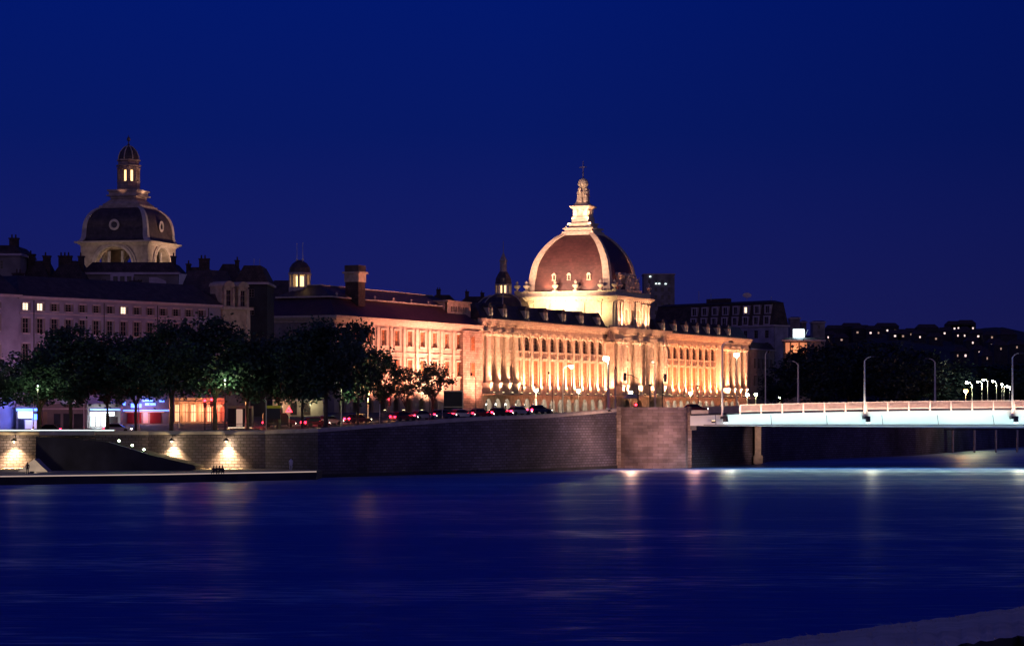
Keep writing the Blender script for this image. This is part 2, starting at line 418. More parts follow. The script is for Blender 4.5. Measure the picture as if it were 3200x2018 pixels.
ab = empty('bridge_abutment', (22, 409, 0), 0, 'tall rounded pink stone bridge abutment between the quay wall and the bridge', 'abutment')
a_ = rel(AB, (22, 409))
b1 = MB(); strip(a_, 0, 3, lambda p: -1.0, lambda p: p[2] - 0.9, b1); b1.build('wall_face', 'quaysmooth', ab)
b2 = MB(); strip(a_, -0.22, 2.9, lambda p: p[2] - 0.9, lambda p: p[2] - 0.6, b2); strip(a_, -0.1, 0.5, lambda p: p[2] - 0.6, lambda p: p[2], b2); b2.build('parapet', 'quaysmooth', ab)
for (x, y) in ((17.3, 410.1), (28.9, 412.2)):
    b = MB(); b.box(x-22-0.35, x-22+0.35, y-409-0.6, y-409+0.2, -1, 10.0); b.box(x-22-0.5, x-22+0.5, y-409-0.75, y-409+0.35, 8.2, 8.6)
    b.build('pilaster', 'rust', ab)

rw = empty('river_wall', (43, 441, 0), 0, 'dark stone river wall running on behind and beyond the bridge', 'quay wall')
r_ = rel(RW, (43, 441))
b1 = MB(); strip(r_, 0, 0.7, lambda p: -1.0, lambda p: p[2] - 0.3, b1); b1.build('wall_face', 'quay', rw)
b2 = MB(); strip(r_, -0.15, 0.8, lambda p: p[2] - 0.3, lambda p: p[2], b2); b2.build('coping', 'coping', rw)
b = MB(); b.box(-0.1, 0.95, -1.5, 0.6, -1, 6.6); b.box(-0.35, 1.2, -1.8, 0.5, 0.2, 1.6); b.build('pilaster', 'stone2', rw, (-0.8, -1.6, 0))

# lower promenade (left)
LQ = [(-200, 316), (-65, 319), (-46, 329), (-26.6, 344)]
mb = MB(); poly = LQ + [(-26.6, 354.2), (-35.0, 361.8), (-52.7, 367.8), (-83, 365.8), (-200, 361.8)]
mb.prismxy(poly, -1.0, 1.02)
pr = struct(mb.build('lower_quay', 'dark'))
mb = MB(); mb.prismxy([(p[0], p[1]) for p in LQ] + [(-27.2, 345.6), (-46.6, 331.2), (-65.4, 321.2), (-200, 318.2)], 1.024, 1.20)
struct(mb.build('quay_edge_kerb', 'coping'))
mb = MB(); mb.prismxy([(-200, 318.3), (-65.4, 321.3), (-46.6, 331.3), (-27.2, 345.7), (-27.2, 353.6), (-35.3, 361.2), (-52.7, 367.2), (-83, 365.2), (-200, 361.2)], 1.024, 1.06)
struct(mb.build('lower_quay_paving', 'paving'))

ql = MB()
for a_, b_ in zip(LQ[:-1], LQ[1:]):
    ql.add([(a_[0], a_[1]-.03, 1.03), (b_[0], b_[1]-.03, 1.03), (b_[0], b_[1]-.03, 1.17), (a_[0], a_[1]-.03, 1.17), (a_[0], a_[1]-.004, 1.03), (b_[0], b_[1]-.004, 1.03), (b_[0], b_[1]-.004, 1.17), (a_[0], a_[1]-.004, 1.17)], [(0,1,2,3),(0,4,5,1),(3,2,6,7),(1,5,6,2)])
tag(ql.build('quay_edge_light', 'e_edge'), 'thin glowing light line along the edge of the lower quay', 'light strip')
# ramp down to the lower promenade
rm = empty('quay_ramp', (-50, 352, 0), 0, 'dark stone ramp wall sloping down from the upper quay to the lower promenade', 'ramp')
D = 352
P = lambda px, py, d=D: (wx(px, d) + 50, wz(py, d))
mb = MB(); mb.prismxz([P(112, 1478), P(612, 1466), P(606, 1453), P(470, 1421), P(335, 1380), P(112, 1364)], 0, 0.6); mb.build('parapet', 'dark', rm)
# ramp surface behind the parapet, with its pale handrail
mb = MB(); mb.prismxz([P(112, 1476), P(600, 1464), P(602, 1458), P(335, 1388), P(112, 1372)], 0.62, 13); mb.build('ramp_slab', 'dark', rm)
hr = MB(); pl = [P(340, 1384, D), P(395, 1401, D), P(460, 1420, D)]
hr.tube([(x, 0.3, z + 0.12) for x, z in pl], 0.05); 
for x, z in pl: hr.tube([(x, 0.3, z - 0.4), (x, 0.3, z + 0.12)], 0.04)
hr.build('handrail', 'palepole', rm)
for px, py in ((372, 1380), (413, 1394), (450, 1407)):
    o = wp(px, py, 354)
    g = MB(); g.lathe(0, 0, [(0.05, -0.9), (0.05, -0.02)], 6, 0); g.lathe(0, 0, [(0.10, 0), (0.17, 0.12), (0.14, 0.24), (0.02, 0.3)], 8, 1)
    lo = g.build('step_lamp', ['darkmetal', 'e_green'], None, o); tag(lo, {372: 'first and highest of the small greenish lamps on the quay ramp', 413: 'middle one of the small greenish lamps on the quay ramp', 450: 'lowest of the small greenish lamps on the quay ramp'}[px], 'lamp', 'small lamps down the ramp')
    light('POINT', lo, (0, -0.1, 0.55), 90, (0.6, 1.0, 0.45), rad=0.15)
# pale sloped end wall
mb = MB(); P2 = lambda px, py, d=344: (wx(px, d), wz(py, d))
c0 = P2(105, 1478)
mb.prismxz([(P2(55, 1479)[0]-c0[0], 1.07), (P2(150, 1479)[0]-c0[0], 1.07), (P2(132, 1458)[0]-c0[0], wz(1458, 344)), (P2(107, 1433)[0]-c0[0], wz(1433, 344)), (P2(66, 1465)[0]-c0[0], wz(1465, 344))], 0, 3.5)
tag(mb.build('sloped_end_wall', 'coping', None, (c0[0], 344, 0)), 'pale triangular end of a sloping wall on the lower promenade', 'wall')
gl_ = MB(); gl_.box(-.25, .25, -.15, .15, 0, .22, 0); gl_.box(-.2, .2, .151, .17, .04, .2, 1)
g_ = tag(gl_.build('ground_light', ['darkmetal', 'e_warm'], None, (wx(100, 338), 338, 1.07)), 'small ground light shining on the pale triangular wall end', 'ground light')
light('SPOT', g_, (0, .3, .3), 900, (1, .80, .58), (0, 6, 1.6), 110, .9, .15)  # light added to brighten the pale wall end
# pale stone coping bench above the ramp
mb = MB(); mb.box(0, 8.0, 0, 0.5, 0, 0.65)
tag(mb.build('stone_bench', 'coping', None, (wx(122, 365), 365.2, 5.85)), 'long pale stone slab set against the wall above the dark ramp', 'bench')
# door recessed in the quay wall
mb = MB(); mb.box(-0.45, 0.45, 0, 0.25, 0, 2.3); mb.box(-0.6, 0.6, 0.02, 0.28, 2.3, 2.5, 1)
tag(mb.build('quay_door', ['carblack', 'coping'], None, (wx(787, 364.3), 363.2, 1.06)), 'dark narrow door in the lamplit part of the quay wall', 'door')

# added glowing rail on the left parapet, standing in for a headlight trail
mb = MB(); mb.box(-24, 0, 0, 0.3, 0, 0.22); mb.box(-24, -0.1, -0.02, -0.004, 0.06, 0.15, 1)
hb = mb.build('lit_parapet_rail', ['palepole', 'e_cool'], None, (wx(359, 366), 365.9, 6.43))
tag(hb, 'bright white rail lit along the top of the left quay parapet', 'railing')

# foreground bank; the shadow below it is put in as dark colour
mb = MB()
random.seed(3)
def bankpt(px, py, z): D = (EYE - z) * F / (py - 1280); return ((px - 1600) / F * D, D, z)
N = 60; top = []; mid = []; low = []
for i in range(N + 1):
    px = 2230 + (3420 - 2230) * i / N
    ty = 2024 - (px - 2230) * 0.1340 + random.uniform(-3, 3)
    top.append(bankpt(px, ty, 1.6 + random.uniform(-0.05, 0.05)))
    mid.append(bankpt(px, ty + 42, 2.1 + random.uniform(-0.12, 0.12)))
    low.append(bankpt(px, ty + 92 + random.uniform(-4, 4), 2.2 + random.uniform(-0.08, 0.08)))
for i in range(N):
    for a, b in ((top, mid), (mid, low)): mb.add([a[i], b[i], b[i+1], a[i+1]], [(0, 1, 2, 3)])
    mb.add([top[i], top[i+1], (top[i+1][0]+0.3, top[i+1][1]+1.2, -0.5), (top[i][0]+0.3, top[i][1]+1.2, -0.5)], [(0,1,2,3)])
    l0, l1 = low[i], low[i+1]
    mb.add([l0, (l0[0], l0[1]-0.4, l0[2]-2.6), (l1[0], l1[1]-0.4, l1[2]-2.6), l1], [(0,1,2,3)], 1)
struct(mb.build('riverbank', ['bank', 'dark'], smooth=True))
mb = MB()
for i in range(1100):
    f = random.random(); i0 = min(N-1, int(f*N)); g = random.uniform(.12, 1)
    a = Vector(top[i0]).lerp(Vector(top[i0+1]), random.random()); c = Vector(low[i0]).lerp(Vector(low[i0+1]), random.random())
    p = a.lerp(c, g ** 1.4); h = random.uniform(0.04, 0.15); d = Vector((random.uniform(-.3, .1), random.uniform(-.2, .2), h)); s_ = random.uniform(.015, .035)
    mb.add([p + Vector((-s_, 0, -.05)), p + Vector((s_, 0, -.05)), p + d], [(0, 1, 2)])
tag(mb.build('bank_grass', 'straw'), None, kind='stuff')
for k, (pa, pb) in enumerate((((3062, 2014), (3085, 1996)), ((3118, 2014), (3098, 1994)))):
    a = Vector(bankpt(pa[0], pa[1]+30, 1.2)); b = Vector(bankpt(pb[0], pb[1], 2.1))
    mb = MB(); mb.tube([a, a.lerp(b, .5) + Vector((.02, 0, .05)), b], [.06, .05, .03]); o = mb.build('driftwood_branch', 'straw')
    tag(o, ['pale branch leaning left in the dark gap at the corner of the bank', 'pale branch leaning right in the dark gap at the corner of the bank'][k], 'branch', 'branches under the near bank')
mb = MB(); mb.add([(-3, 56, 0.35), (60, 56, 0.35), (60, 72, 0.35), (8, 72, -.4)], [(0,1,2,3)])
struct(mb.build('near_shore', 'dark'))  # dark sheet for the shadow below the bank

# road on the upper quay
rd = []
for (x, y, z) in QW[3:]: rd.append((x, y, z - PAR))
mb = MB()
def offs(pl, o):
    r = []
    for k in range(len(pl)):
        a = pl[max(k-1, 0)]; b = pl[min(k+1, len(pl)-1)]
        d = Vector((b[0]-a[0], b[1]-a[1])).normalized(); r.append((pl[k][0]-d.y*o, pl[k][1]+d.x*o, pl[k][2]))
    return r
RDL = [(-140, 362, 5.47), (-83, 366, 5.47), (-52.9, 368, 5.47), (-38, 370, 5.6), (-24, 376, 6.3), (-12, 384, 7.1), (0, 395, 7.7), (12, 412, 8.5)]
def ribbon(name, pl, o0, o1, dz, m):
    mb = MB(); A = offs(pl, o0); B = offs(pl, o1)
    for i in range(len(pl)-1):
        mb.add([(A[i][0], A[i][1], gz(*A[i][:2])+dz), (A[i+1][0], A[i+1][1], gz(*A[i+1][:2])+dz), (B[i+1][0], B[i+1][1], gz(*B[i+1][:2])+dz), (B[i][0], B[i][1], gz(*B[i][:2])+dz)], [(0,1,2,3)])
    return struct(mb.build(name, m))
ribbon('pavement', RDL, 1.2, 4.5, 0.06, 'paving')
ribbon('road', RDL, 4.6, 15, 0.03, 'asphalt')
ribbon('far_pavement', RDL, 15.1, 22, 0.10, 'paving')

# ================================================================== THE LONG PALACE WITH THE GREAT DOME
WARM = (1.0, 0.37, 0.18); WARM2 = (1.0, 0.47, 0.25); ORG = (1.0, 0.32, 0.11); PINK = (1.0, 0.33, 0.20)
FP = 8.2   # how strong the monument floods are
OX, OY = -7.6, 600.0
def lp(s, n, z): return Vector((OX + UX*s - UY*n, OY + UY*s + UX*n, z))
hp = empty('domed_palace', (OX, OY, 0), ROT, 'long floodlit stone palace with giant columns, arcade and great square dome', 'palace')
LED = 13.45; CT = 31.2; GZ = 8.7
PIT = 5.4
def bays(a, n): return [a + PIT * (i + 0.5) for i in range(n)]
Lp = [4.9, 10.3, 15.8]                      # left end pavilion
Lw = bays(19.8, 11)                         # left wing
Rw = bays(120.2, 9)
Rp = [178.7, 184.2, 189.6]
CP = (81.0, 119.0)
# walls
ops = []
UPz = (24.1, 27.6); LOz = (15.5, 21.7)
for c in Lp + Lw + Rw + Rp:
    ops.append((c-1.45, c+1.45, *UPz, 0.5)); ops.append((c-1.35, c+1.35, *LOz)); ops.append((c-1.75, c+1.75, GZ, 12.2, 1.0))
mb = MB()
wall_open(mb, -0.5, CP[0], GZ-1, 28.3, 0, 0.9, [o for o in ops if o[1] < CP[0]])
wall_open(mb, CP[1], 199, GZ-1, 28.3, 0, 0.9, [o for o in ops if o[0] > CP[1]])
mb.box(-0.5, 199, 3.6, 24, 5, 12.9)
mb.box(-0.5, 199, 0.95, 24, 13.0, 31.0)
mb.box(198.2, 199, 0.003, 0.94, 5, 28.3); mb.box(-0.5, 0.2, 0.003, 0.94, 5, 28.3)
mb.build('wall', 'stone', hp)
# ledge over the arcade and its balustrade line
mb = MB()
for a, b in ((-0.5, CP[0]-0.01), (CP[1]+0.01, 199)):
    mb.box(a, b, -0.9, 0.9, 12.95, 13.2); mb.box(a, b, -1.15, 0.003, 13.2, LED)
mb.build('arcade_ledge', 'stone2', hp)
# string course, window sills and hoods
mb = MB()
for a, b in ((-0.5, CP[0]-0.01), (CP[1]+0.01, 199)):
    mb.box(a, b, -0.22, -0.003, 14.75, 15.1)
mb.build('string_course', 'stone2', hp)
mb = MB(); mb.box(-1.6, 1.6, -0.45, 0, 22.0, 22.3); mb.box(-1.5, 1.5, -0.25, 0, 21.75, 21.998)
mb.box(-1.6, 1.6, -0.3, 0, 23.6, 23.95); mb.box(-1.6, -1.36, -0.1, 0, 15.5, 21.7); mb.box(1.36, 1.6, -0.1, 0, 15.5, 21.7)
wsm = mb.mesh('window_surround', 'stone2')
for c in Lp + Lw + Rw + Rp: put('window_surround', wsm, hp, (c, 0, 0))
# entablature and cornice
mb = MB()
for a, b, e_ in ((-0.5, CP[0]-0.02, 1), (CP[1]+0.02, 199, 1)):
    cornice(mb, a, b, 0, 28.3, [(0.55, 0.35), (0.9, 0.25), (0.3, 0.7), (0.35, 1.15), (0.45, 1.5), (0.35, 1.75)])
mb.build('cornice', 'stone2', hp)
for a, b in ((-0.5, CP[0]-0.02), (CP[1]+0.02, 199)):
    mb = MB(); n = int((b - a) / 1.35)
    for i in range(n):
        x = a + (i + 0.5) * (b - a) / n; mb.box(x-0.3, x+0.3, -1.05, -0.26, 29.55, 30.04)
    mb.build('dentil_trim', 'stone2', hp)

# windows (shared meshes)
wu = window_mesh(2.9, 3.5, 'glass', 2, 4); wl = window_mesh(2.7, 6.2, 'blind', 2, 6)
for c in Lp + Lw + Rw + Rp:
    put('window', wu, hp, (c, 0.32, 24.1)); put('window', wl, hp, (c, 0.12, 15.5))
# shop fronts deep in the arcade: dark glass
wa = MB(); wa.box(-1.5, 1.5, 0, 0.05, 0, 3.2, 0); wa.box(-1.6, 1.6, -0.05, -0.002, 3.2, 3.35, 1); wa.box(-0.05, 0.05, -0.04, -0.002, 0, 3.2, 1)
wam = wa.mesh('arcade_door', ['glass', 'shopwood'])
for c in Lp + Lw + Rw + Rp: put('arcade_door', wam, hp, (c, 3.5, GZ))

# giant order: pilasters on the wings, free columns on the end pavilions
def pil(wd, pj):
    mb = MB(); h = wd / 2
    mb.box(-h-0.18, h+0.18, -pj-0.2, 0, 13.46, 15.2); mb.box(-h-0.1, h+0.1, -pj-0.1, 0, 15.2, 15.5)
    mb.box(-h, h, -pj, 0, 15.5, 26.9); mb.box(-h-0.08, h+0.08, -pj-0.08, 0, 26.9, 27.15)
    mb.frustum((-h, h, -pj, 0), (-h-0.28, h+0.28, -pj-0.28, 0), 27.15, 27.95); mb.box(-h-0.32, h+0.32, -pj-0.32, 0, 27.95, 28.28)
    for s_ in (-1, 1): mb.lathe(s_*(h+0.12), -pj-0.2, [(0.16, 27.5), (0.26, 27.65), (0.26, 27.85), (0.16, 27.94)], 8)
    return mb.mesh('pilaster', 'stone2')
def colm():
    mb = MB()
    mb.box(-0.85, 0.85, -2.1, 0, 13.46, 15.7); mb.box(-0.95, 0.95, -2.2, 0, 15.7, 16.0)
    mb.lathe(0, -1.15, [(0.85, 16.0), (0.88, 16.15), (0.72, 16.3), (0.70, 16.5), (0.70, 20), (0.62, 26.6), (0.70, 26.75), (0.62, 26.9), (0.78, 27.2), (0.95, 27.8), (0.7, 27.95)], 16)
    mb.box(-0.95, 0.95, -2.1, 0, 27.95, 28.28)
    for s_ in (-1, 1):
        for y in (-1.9, -0.5): mb.lathe(s_*0.85, y, [(0.12, 27.2), (0.26, 27.45), (0.26, 27.8), (0.12, 27.94)], 8)
    return mb.mesh('column', 'stone2')
pm = pil(1.2, 0.34); cm = colm()
for k in range(1, 12): put('pilaster', pm, hp, (19.8 + PIT*k, 0, 0))
for k in range(0, 10): put('pilaster', pm, hp, (120.2 + PIT*k, 0, 0))
for x in (2.2, 7.6, 13.05, 18.6, 176, 181.4, 186.9, 192.4): put('column', cm, hp, (x, 0, 0))
put('pilaster', pm, hp, (196.8, 0, 0))
# garlands between the end columns
gm = MB()
for i in range(9):
    a = math.pi * i / 8; gm.lathe(-0.9 + 0.225*i, -0.35, [(0.05, -0.75*math.sin(a)-0.15), (0.24, -0.75*math.sin(a)), (0.05, -0.75*math.sin(a)+0.2)], 6)
gmm = gm.mesh('garland', 'stone2')
for c in Lp + Rp: put('garland', gmm, hp, (c, 0, 23.3))

# centre pavilion
cx0, cx1 = CP; pjt = 2.2; cc = (cx0 + cx1) / 2
mb = MB(); cop = []
for c in (cc-9.7, cc, cc+9.7): cop += [(c-1.3, c+1.3, 22.6, 26.8, 0.5), (c-1.3, c+1.3, 15.3, 21.0, 0.4), (c-1.9, c+1.9, GZ, 12.2, 1.0)]
wall_open(mb, cx0, cx1, GZ-1, 28.3, -pjt, 0.9, cop)
mb.box(cx0, cx0+0.9, -pjt+0.01, 3, 5, 28.3); mb.box(cx1-0.9, cx1, -pjt+0.01, 3, 5, 28.3); mb.box(cx0+0.9, cx1-0.9, -pjt+0.95, 0.94, 13, 28.3)
mb.build('centre_pavilion', 'stone', hp)
mb = MB(); mb.box(cx0-0.5, cx1+0.5, -pjt-1.1, 0.9, 12.95, LED)
cornice(mb, cx0, cx1, -pjt, 28.3, [(0.6, 0.35), (1.0, 0.25), (0.3, 0.7), (0.35, 1.2), (0.5, 1.55), (0.45, 1.85)], 0, 1)
for i in range(26):
    x = cx0 + (i+0.5)*(cx1-cx0)/26; mb.box(x-0.32, x+0.32, -pjt-1.1, -pjt-0.26, 29.7, 30.18)
mb.build('centre_cornice', 'stone2', hp)
for c in (cc-9.7, cc, cc+9.7):
    put('window', window_mesh(2.6, 4.2, 'glass', 2, 4), hp, (c, -pjt+0.55, 22.6)); put('window', window_mesh(2.6, 5.7, 'blind', 2, 5), hp, (c, -pjt+0.4, 15.3))
for x in (cx0+1.6, cc-14.3, cc-5.6, cc-3.5, cc+3.5, cc+5.6, cc+14.3, cx1-1.6): put('column', cm, hp, (x, -pjt, 0))

# trophies on the corner of the centre
def figure(mb, x, y, z, h, lean=0.0, m=0, arm=1):
    mb.lathe(x, y, [(h*.17, z), (h*.20, z+h*.12), (h*.13, z+h*.42), (h*.17, z+h*.62), (h*.15, z+h*.74), (h*.05, z+h*.82)], 8, m, sx=1, sy=.8)
    mb.lathe(x+lean*h*.1, y, [(h*.03, z+h*.80), (h*.085, z+h*.86), (h*.085, z+h*.93), (h*.03, z+h)], 8, m)
    mb.tube([(x+arm*h*.13, y, z+h*.72), (x+arm*h*.32, y-h*.05, z+h*.60), (x+arm*h*.36, y-h*.1, z+h*.86)], [h*.05, h*.04, h*.03], 5, m)
    mb.tube([(x-arm*h*.13, y, z+h*.72), (x-arm*h*.24, y, z+h*.5), (x-arm*h*.12, y-h*.12, z+h*.42)], [h*.05, h*.04, h*.03], 5, m)
for x in (cx0-1.6, cx1+1.4):
    mb = MB(); figure(mb, x, -1.4, 28.8, 3.2, 1); figure(mb, x+0.9, -1.9, 27.6, 2.4, -1, arm=-1); mb.box(x-1.6, x+2, -2.4, -0.3, 27.3, 27.6)
    mb.lathe(x-0.9, -1.6, [(.1, 27.6), (.8, 27.9), (.6, 28.6), (.2, 28.9)], 9)
    mb.build('corner_trophy', 'stone', hp)

# mansard over the wings with its paired-pier dormers
mb = MB()
for a, b in ((-0.3, CP[0]-0.5), (CP[1]+0.5, 198.5)):
    mb.frustum((a, b, -0.3, 24), (a+1.5, b-1.5 if b > 150 else b, 2.0, 22), 31.21, 35.0)
mb.build('roof', 'slate', hp)
mb = MB(); mb.box(-0.3, CP[0]-0.5, -0.5, -0.31, 31.21, 31.7); mb.box(CP[1]+0.5, 198.5, -0.5, -0.31, 31.21, 31.7); mb.build('gutter', 'slate', hp)
dm = MB(); dm.box(-1.15, -0.65, -0.25, 1.6, 32.0, 34.0, 0); dm.box(0.65, 1.15, -0.25, 1.6, 32.0, 34.0, 0)
dm.lathe(-0.9, -0.1, [(.2, 32.0), (.42, 32.4), (.30, 33.2), (.40, 33.6), (.2, 34.1)], 8, 0); dm.lathe(0.9, -0.1, [(.2, 32.0), (.42, 32.4), (.30, 33.2), (.40, 33.6), (.2, 34.1)], 8, 0)
dm.box(-0.65, 0.65, 0.2, 1.6, 32.0, 33.8, 1); dm.box(-1.3, 1.3, -0.3, 2.4, 34.0, 34.3, 2); dm.prismxz([(-1.2, 34.3), (1.2, 34.3), (0.5, 35.1), (-0.5, 35.1)], -0.2, 3.0, 2)
dmm = dm.mesh('dormer', ['stone2', 'glass', 'slate'])
Lq = [19.8 + PIT*(1.5 + 2.2*k) for k in range(5)]; Rq = [120.2 + 4.2 + 9.5*k for k in range(7)]
for x in [6, 14.5] + Lq + Rq: put('dormer', dmm, hp, (x, 0.25, 0))
# attic with oval openings behind the left end
mb = MB(); wall_open(mb, -14, -1.0, 31.0, 34.6, 2.0, 0.5, [(x-0.42, x+0.42, 32.4, 33.7, 0.6) for x in [-11.5 + 1.3*i for i in range(7)]])
mb.box(-14, -1.0, 2.6, 10, 31, 34.55); mb.box(-14.4, -0.8, 1.7, 10, 34.6, 35.0)
mb.build('attic_wall', 'stone', hp)

# square block under the dome
DS, DN, DA, DB = 100.8, 14.8, 12.8, 14.6
bx0, bx1, by0, by1 = DS-DA, DS+DA, DN-DB, DN+DB
mb = MB()
mb.box(bx0+0.6, bx1-0.6, by0+0.6, by1-0.6, 28, 39.0)
wall_open(mb, bx0, bx1, 31.1, 38.9, by0, 0.55, [(DS-5.6, DS-3.6, 32.6, 36.8, .6), (DS-1, DS+1, 32.6, 36.8, .6), (DS+3.6, DS+5.6, 32.6, 36.8, .6)])
mb.box(bx0, bx0+0.59, by0+0.003, by1, 31.1, 38.9); mb.box(bx1-0.59, bx1, by0+0.003, by1, 31.1, 38.9); mb.box(bx0, bx1, by1-.5, by1, 31.1, 38.9)
mb.build('dome_block', 'stone2', hp)
for c in (DS-4.6, DS, DS+4.6): put('window', window_mesh(1.9, 4.2, 'blind', 2, 4), hp, (c, by0+0.35, 32.6))
pl_ = MB(); pl_.box(-.6, .6, -.35, 0, 31.3, 37.9); pl_.box(-.75, .75, -.5, 0, 37.9, 38.5); pl_.box(-.75, .75, -.5, 0, 31.3, 32.0); plm = pl_.mesh('pilaster', 'stone2')
for x in (bx0+1, bx0+3.9, DS-6.9, DS-2.3, DS+2.3, DS+6.9, bx1-3.9, bx1-1): put('pilaster', plm, hp, (x, by0, 0))
for y in (by0+1.2, by0+4.6, by0+9.5, by1-9.5, by1-4.6, by1-1.2):
    o = put('pilaster', plm, hp, (bx0, y, 0)); o.rotation_euler = (0, 0, R(-90))
# carved reliefs and panels on the south flank
mb = MB()
for y in (by0+7.0, DN, by1-7.0):
    mb.box(bx0-0.16, bx0, y-1.7, y+1.7, 35.2, 37.4); mb.box(bx0-0.28, bx0-0.161, y-1.3, y+1.3, 35.5, 37.1)
mb.build('relief_panel', 'stone2', hp)
mb = MB()
def ring(mb, g, z0, z1, m=0): mb.box(bx0-g, bx1+g, by0-g, by1+g, z0, z1, m)
ring(mb, 0.25, 38.9, 39.3); ring(mb, 0.7, 39.3, 39.55); ring(mb, 1.1, 39.55, 39.9); ring(mb, 1.35, 39.9, 40.2)
mb.build('dome_cornice', 'stone2', hp)
mb = MB()
for i in range(17):
    x = bx0 + (i+.5)*(bx1-bx0)/17; mb.box(x-.3, x+.3, by0-0.65, by0-.26, 38.95, 39.29)
mb.build('dentil_trim', 'stone2', hp); mb = MB()
for i in range(19):
    y = by0 + (i+.5)*(by1-by0)/19; mb.box(bx0-0.65, bx0-.26, y-.3, y+.3, 38.95, 39.29)
mb.build('dentil_trim', 'stone2', hp)
# parapet
mb = MB(); g = 0.3
for (a, b, c, d) in ((bx0-g, bx1+g, by0-g, by0+0.4), (bx0-g, bx1+g, by1-.4, by1+g), (bx0-g, bx0+.4, by0+.41, by1-.41), (bx1-.4, bx1+g, by0+.41, by1-.41)):
    mb.box(a, b, c, d, 40.2, 41.45); mb.box(a-.1, b+.1, c-.1, d+.1, 41.45, 41.65)
mb.box(bx0+.4, bx1-.4, by0+.41, by1-.41, 40.2, 41.0)
mb.build('parapet', 'stone2', hp)
# urns
um = MB(); um.box(-.55, .55, -.55, .55, 41.66, 42.0)
um.lathe(0, 0, [(.25, 42.0), (.22, 42.25), (.45, 42.6), (.85, 43.0), (.9, 43.35), (.5, 43.6), (.22, 43.75), (.4, 44.0), (.38, 44.3), (.08, 44.7)], 12)
umm = um.mesh('urn', 'stone2')
for y in (by0+0.2, by0+4.3, DN-3.0, DN+3.0, DN+11.5): put('urn', umm, hp, (bx0, y, 0))
put('urn', umm, hp, (bx0+.1, by1-0.3, 0)); put('urn', umm, hp, (bx0+3.4, by0, 0)); put('urn', umm, hp, (bx1-0.4, by0, 0)); put('urn', umm, hp, (bx1-.2, DN+5, 0))
# sculptural group with a shield over the river front
mb = MB(); mb.box(DS-5.5, DS+5.5, by0-.6, by0+.7, 41.66, 42.2)
mb.lathe(DS, by0, [(.3, 42.2), (1.5, 42.7), (1.7, 43.9), (1.2, 45.0), (.3, 45.4)], 12, sy=.35)
figure(mb, DS-2.6, by0, 42.2, 4.2, 1, arm=-1); figure(mb, DS+2.6, by0, 42.2, 4.2, -1, arm=1); figure(mb, DS-4.4, by0, 42.2, 2.9, 1); figure(mb, DS+4.4, by0, 42.2, 2.9, -1, arm=-1)
figure(mb, DS, by0+.2, 44.6, 2.2, 0)
mb.build('sculpture_group', 'stone2', hp, smooth=False)

# the great dome: four curved slopes
PROF = [(1.0, 0), (.992, .12), (.973, .244), (.92, .469), (.85, .60), (.775, .70), (.672, .807), (.53, .92), (.37, 1.0)]
def sq_dome(parent, cx, cy, a, b, z0, h, prof, mats, rib_w, rib_out=.28, name='dome_shell'):
    # refine the profile
    pr = []
    for i in range(len(prof)-1):
        for k in range(3):
            f = k/3; pr.append((prof[i][0]*(1-f)+prof[i+1][0]*f, prof[i][1]*(1-f)+prof[i+1][1]*f))
    pr.append(prof[-1])
    for _ in range(2):
        q = pr[:]
        for i in range(1, len(pr)-1): q[i] = ((pr[i-1][0]+2*pr[i][0]+pr[i+1][0])/4, (pr[i-1][1]+2*pr[i][1]+pr[i+1][1])/4)
        pr = q
    mb = MB(); vs = []; fs = []
    for r, t in pr:
        for sx_, sy_ in ((-1,-1),(1,-1),(1,1),(-1,1)): vs.append((cx+sx_*a*r, cy+sy_*b*r, z0+h*t))
    for j in range(len(pr)-1):
        for i in range(4): k = (i+1) % 4; fs.append((j*4+i, j*4+k, (j+1)*4+k, (j+1)*4+i))
    fs.append(tuple((len(pr)-1)*4+i for i in range(4))); mb.add(vs, fs); mb.build(name, mats[0], parent)
    for sx_, sy_ in ((-1,-1),(1,-1),(1,1),(-1,1)):
        mb = MB(); rows = []
        for j, (r, t) in enumerate(pr):
            # an L-shaped strip wrapped round the corner
            c = Vector((cx+sx_*a*r, cy+sy_*b*r, z0+h*t)); o_ = rib_out; wd = rib_w*(1-.35*t)
            up = o_*max(0, t-.2)*.9
            rows.append([(c.x-sx_*wd, c.y, c.z), (c.x-sx_*wd, c.y+sy_*o_, c.z+up), (c.x+sx_*o_, c.y+sy_*o_, c.z+up), (c.x+sx_*o_, c.y-sy_*wd, c.z+up), (c.x, c.y-sy_*wd, c.z), (c.x-sx_*.4*wd, c.y-sy_*.4*wd, c.z-.2)])
        vs = [p for r_ in rows for p in r_]; fs = []
        for j in range(len(rows)-1):
            for i in range(6): k = (i+1) % 6; fs.append((j*6+i, j*6+k, (j+1)*6+k, (j+1)*6+i))
        fs.append(tuple(range(6))); fs.append(tuple((len(rows)-1)*6+i for i in range(6)))
        mb.add(vs, fs); mb.build('rib', mats[1], parent)
DA2, DB2 = 10.3, 12.0
sq_dome(hp, DS, DN, DA2, DB2, 41.0, 16.8, PROF, ('domeslate', 'stone2'), 1.9)
mb = MB(); g = 0.35; mb.box(DS-DA2-g, DS+DA2+g, DN-DB2-g, DN+DB2+g, 40.9, 41.7); mb.build('dome_plinth', 'stone2', hp)
mb = MB(); mb.box(DS-DA2*.39-.2, DS+DA2*.39+.2, DN-DB2*.39-.2, DN+DB2*.39+.2, 57.2, 58.0); mb.build('dome_collar', 'stone2', hp)
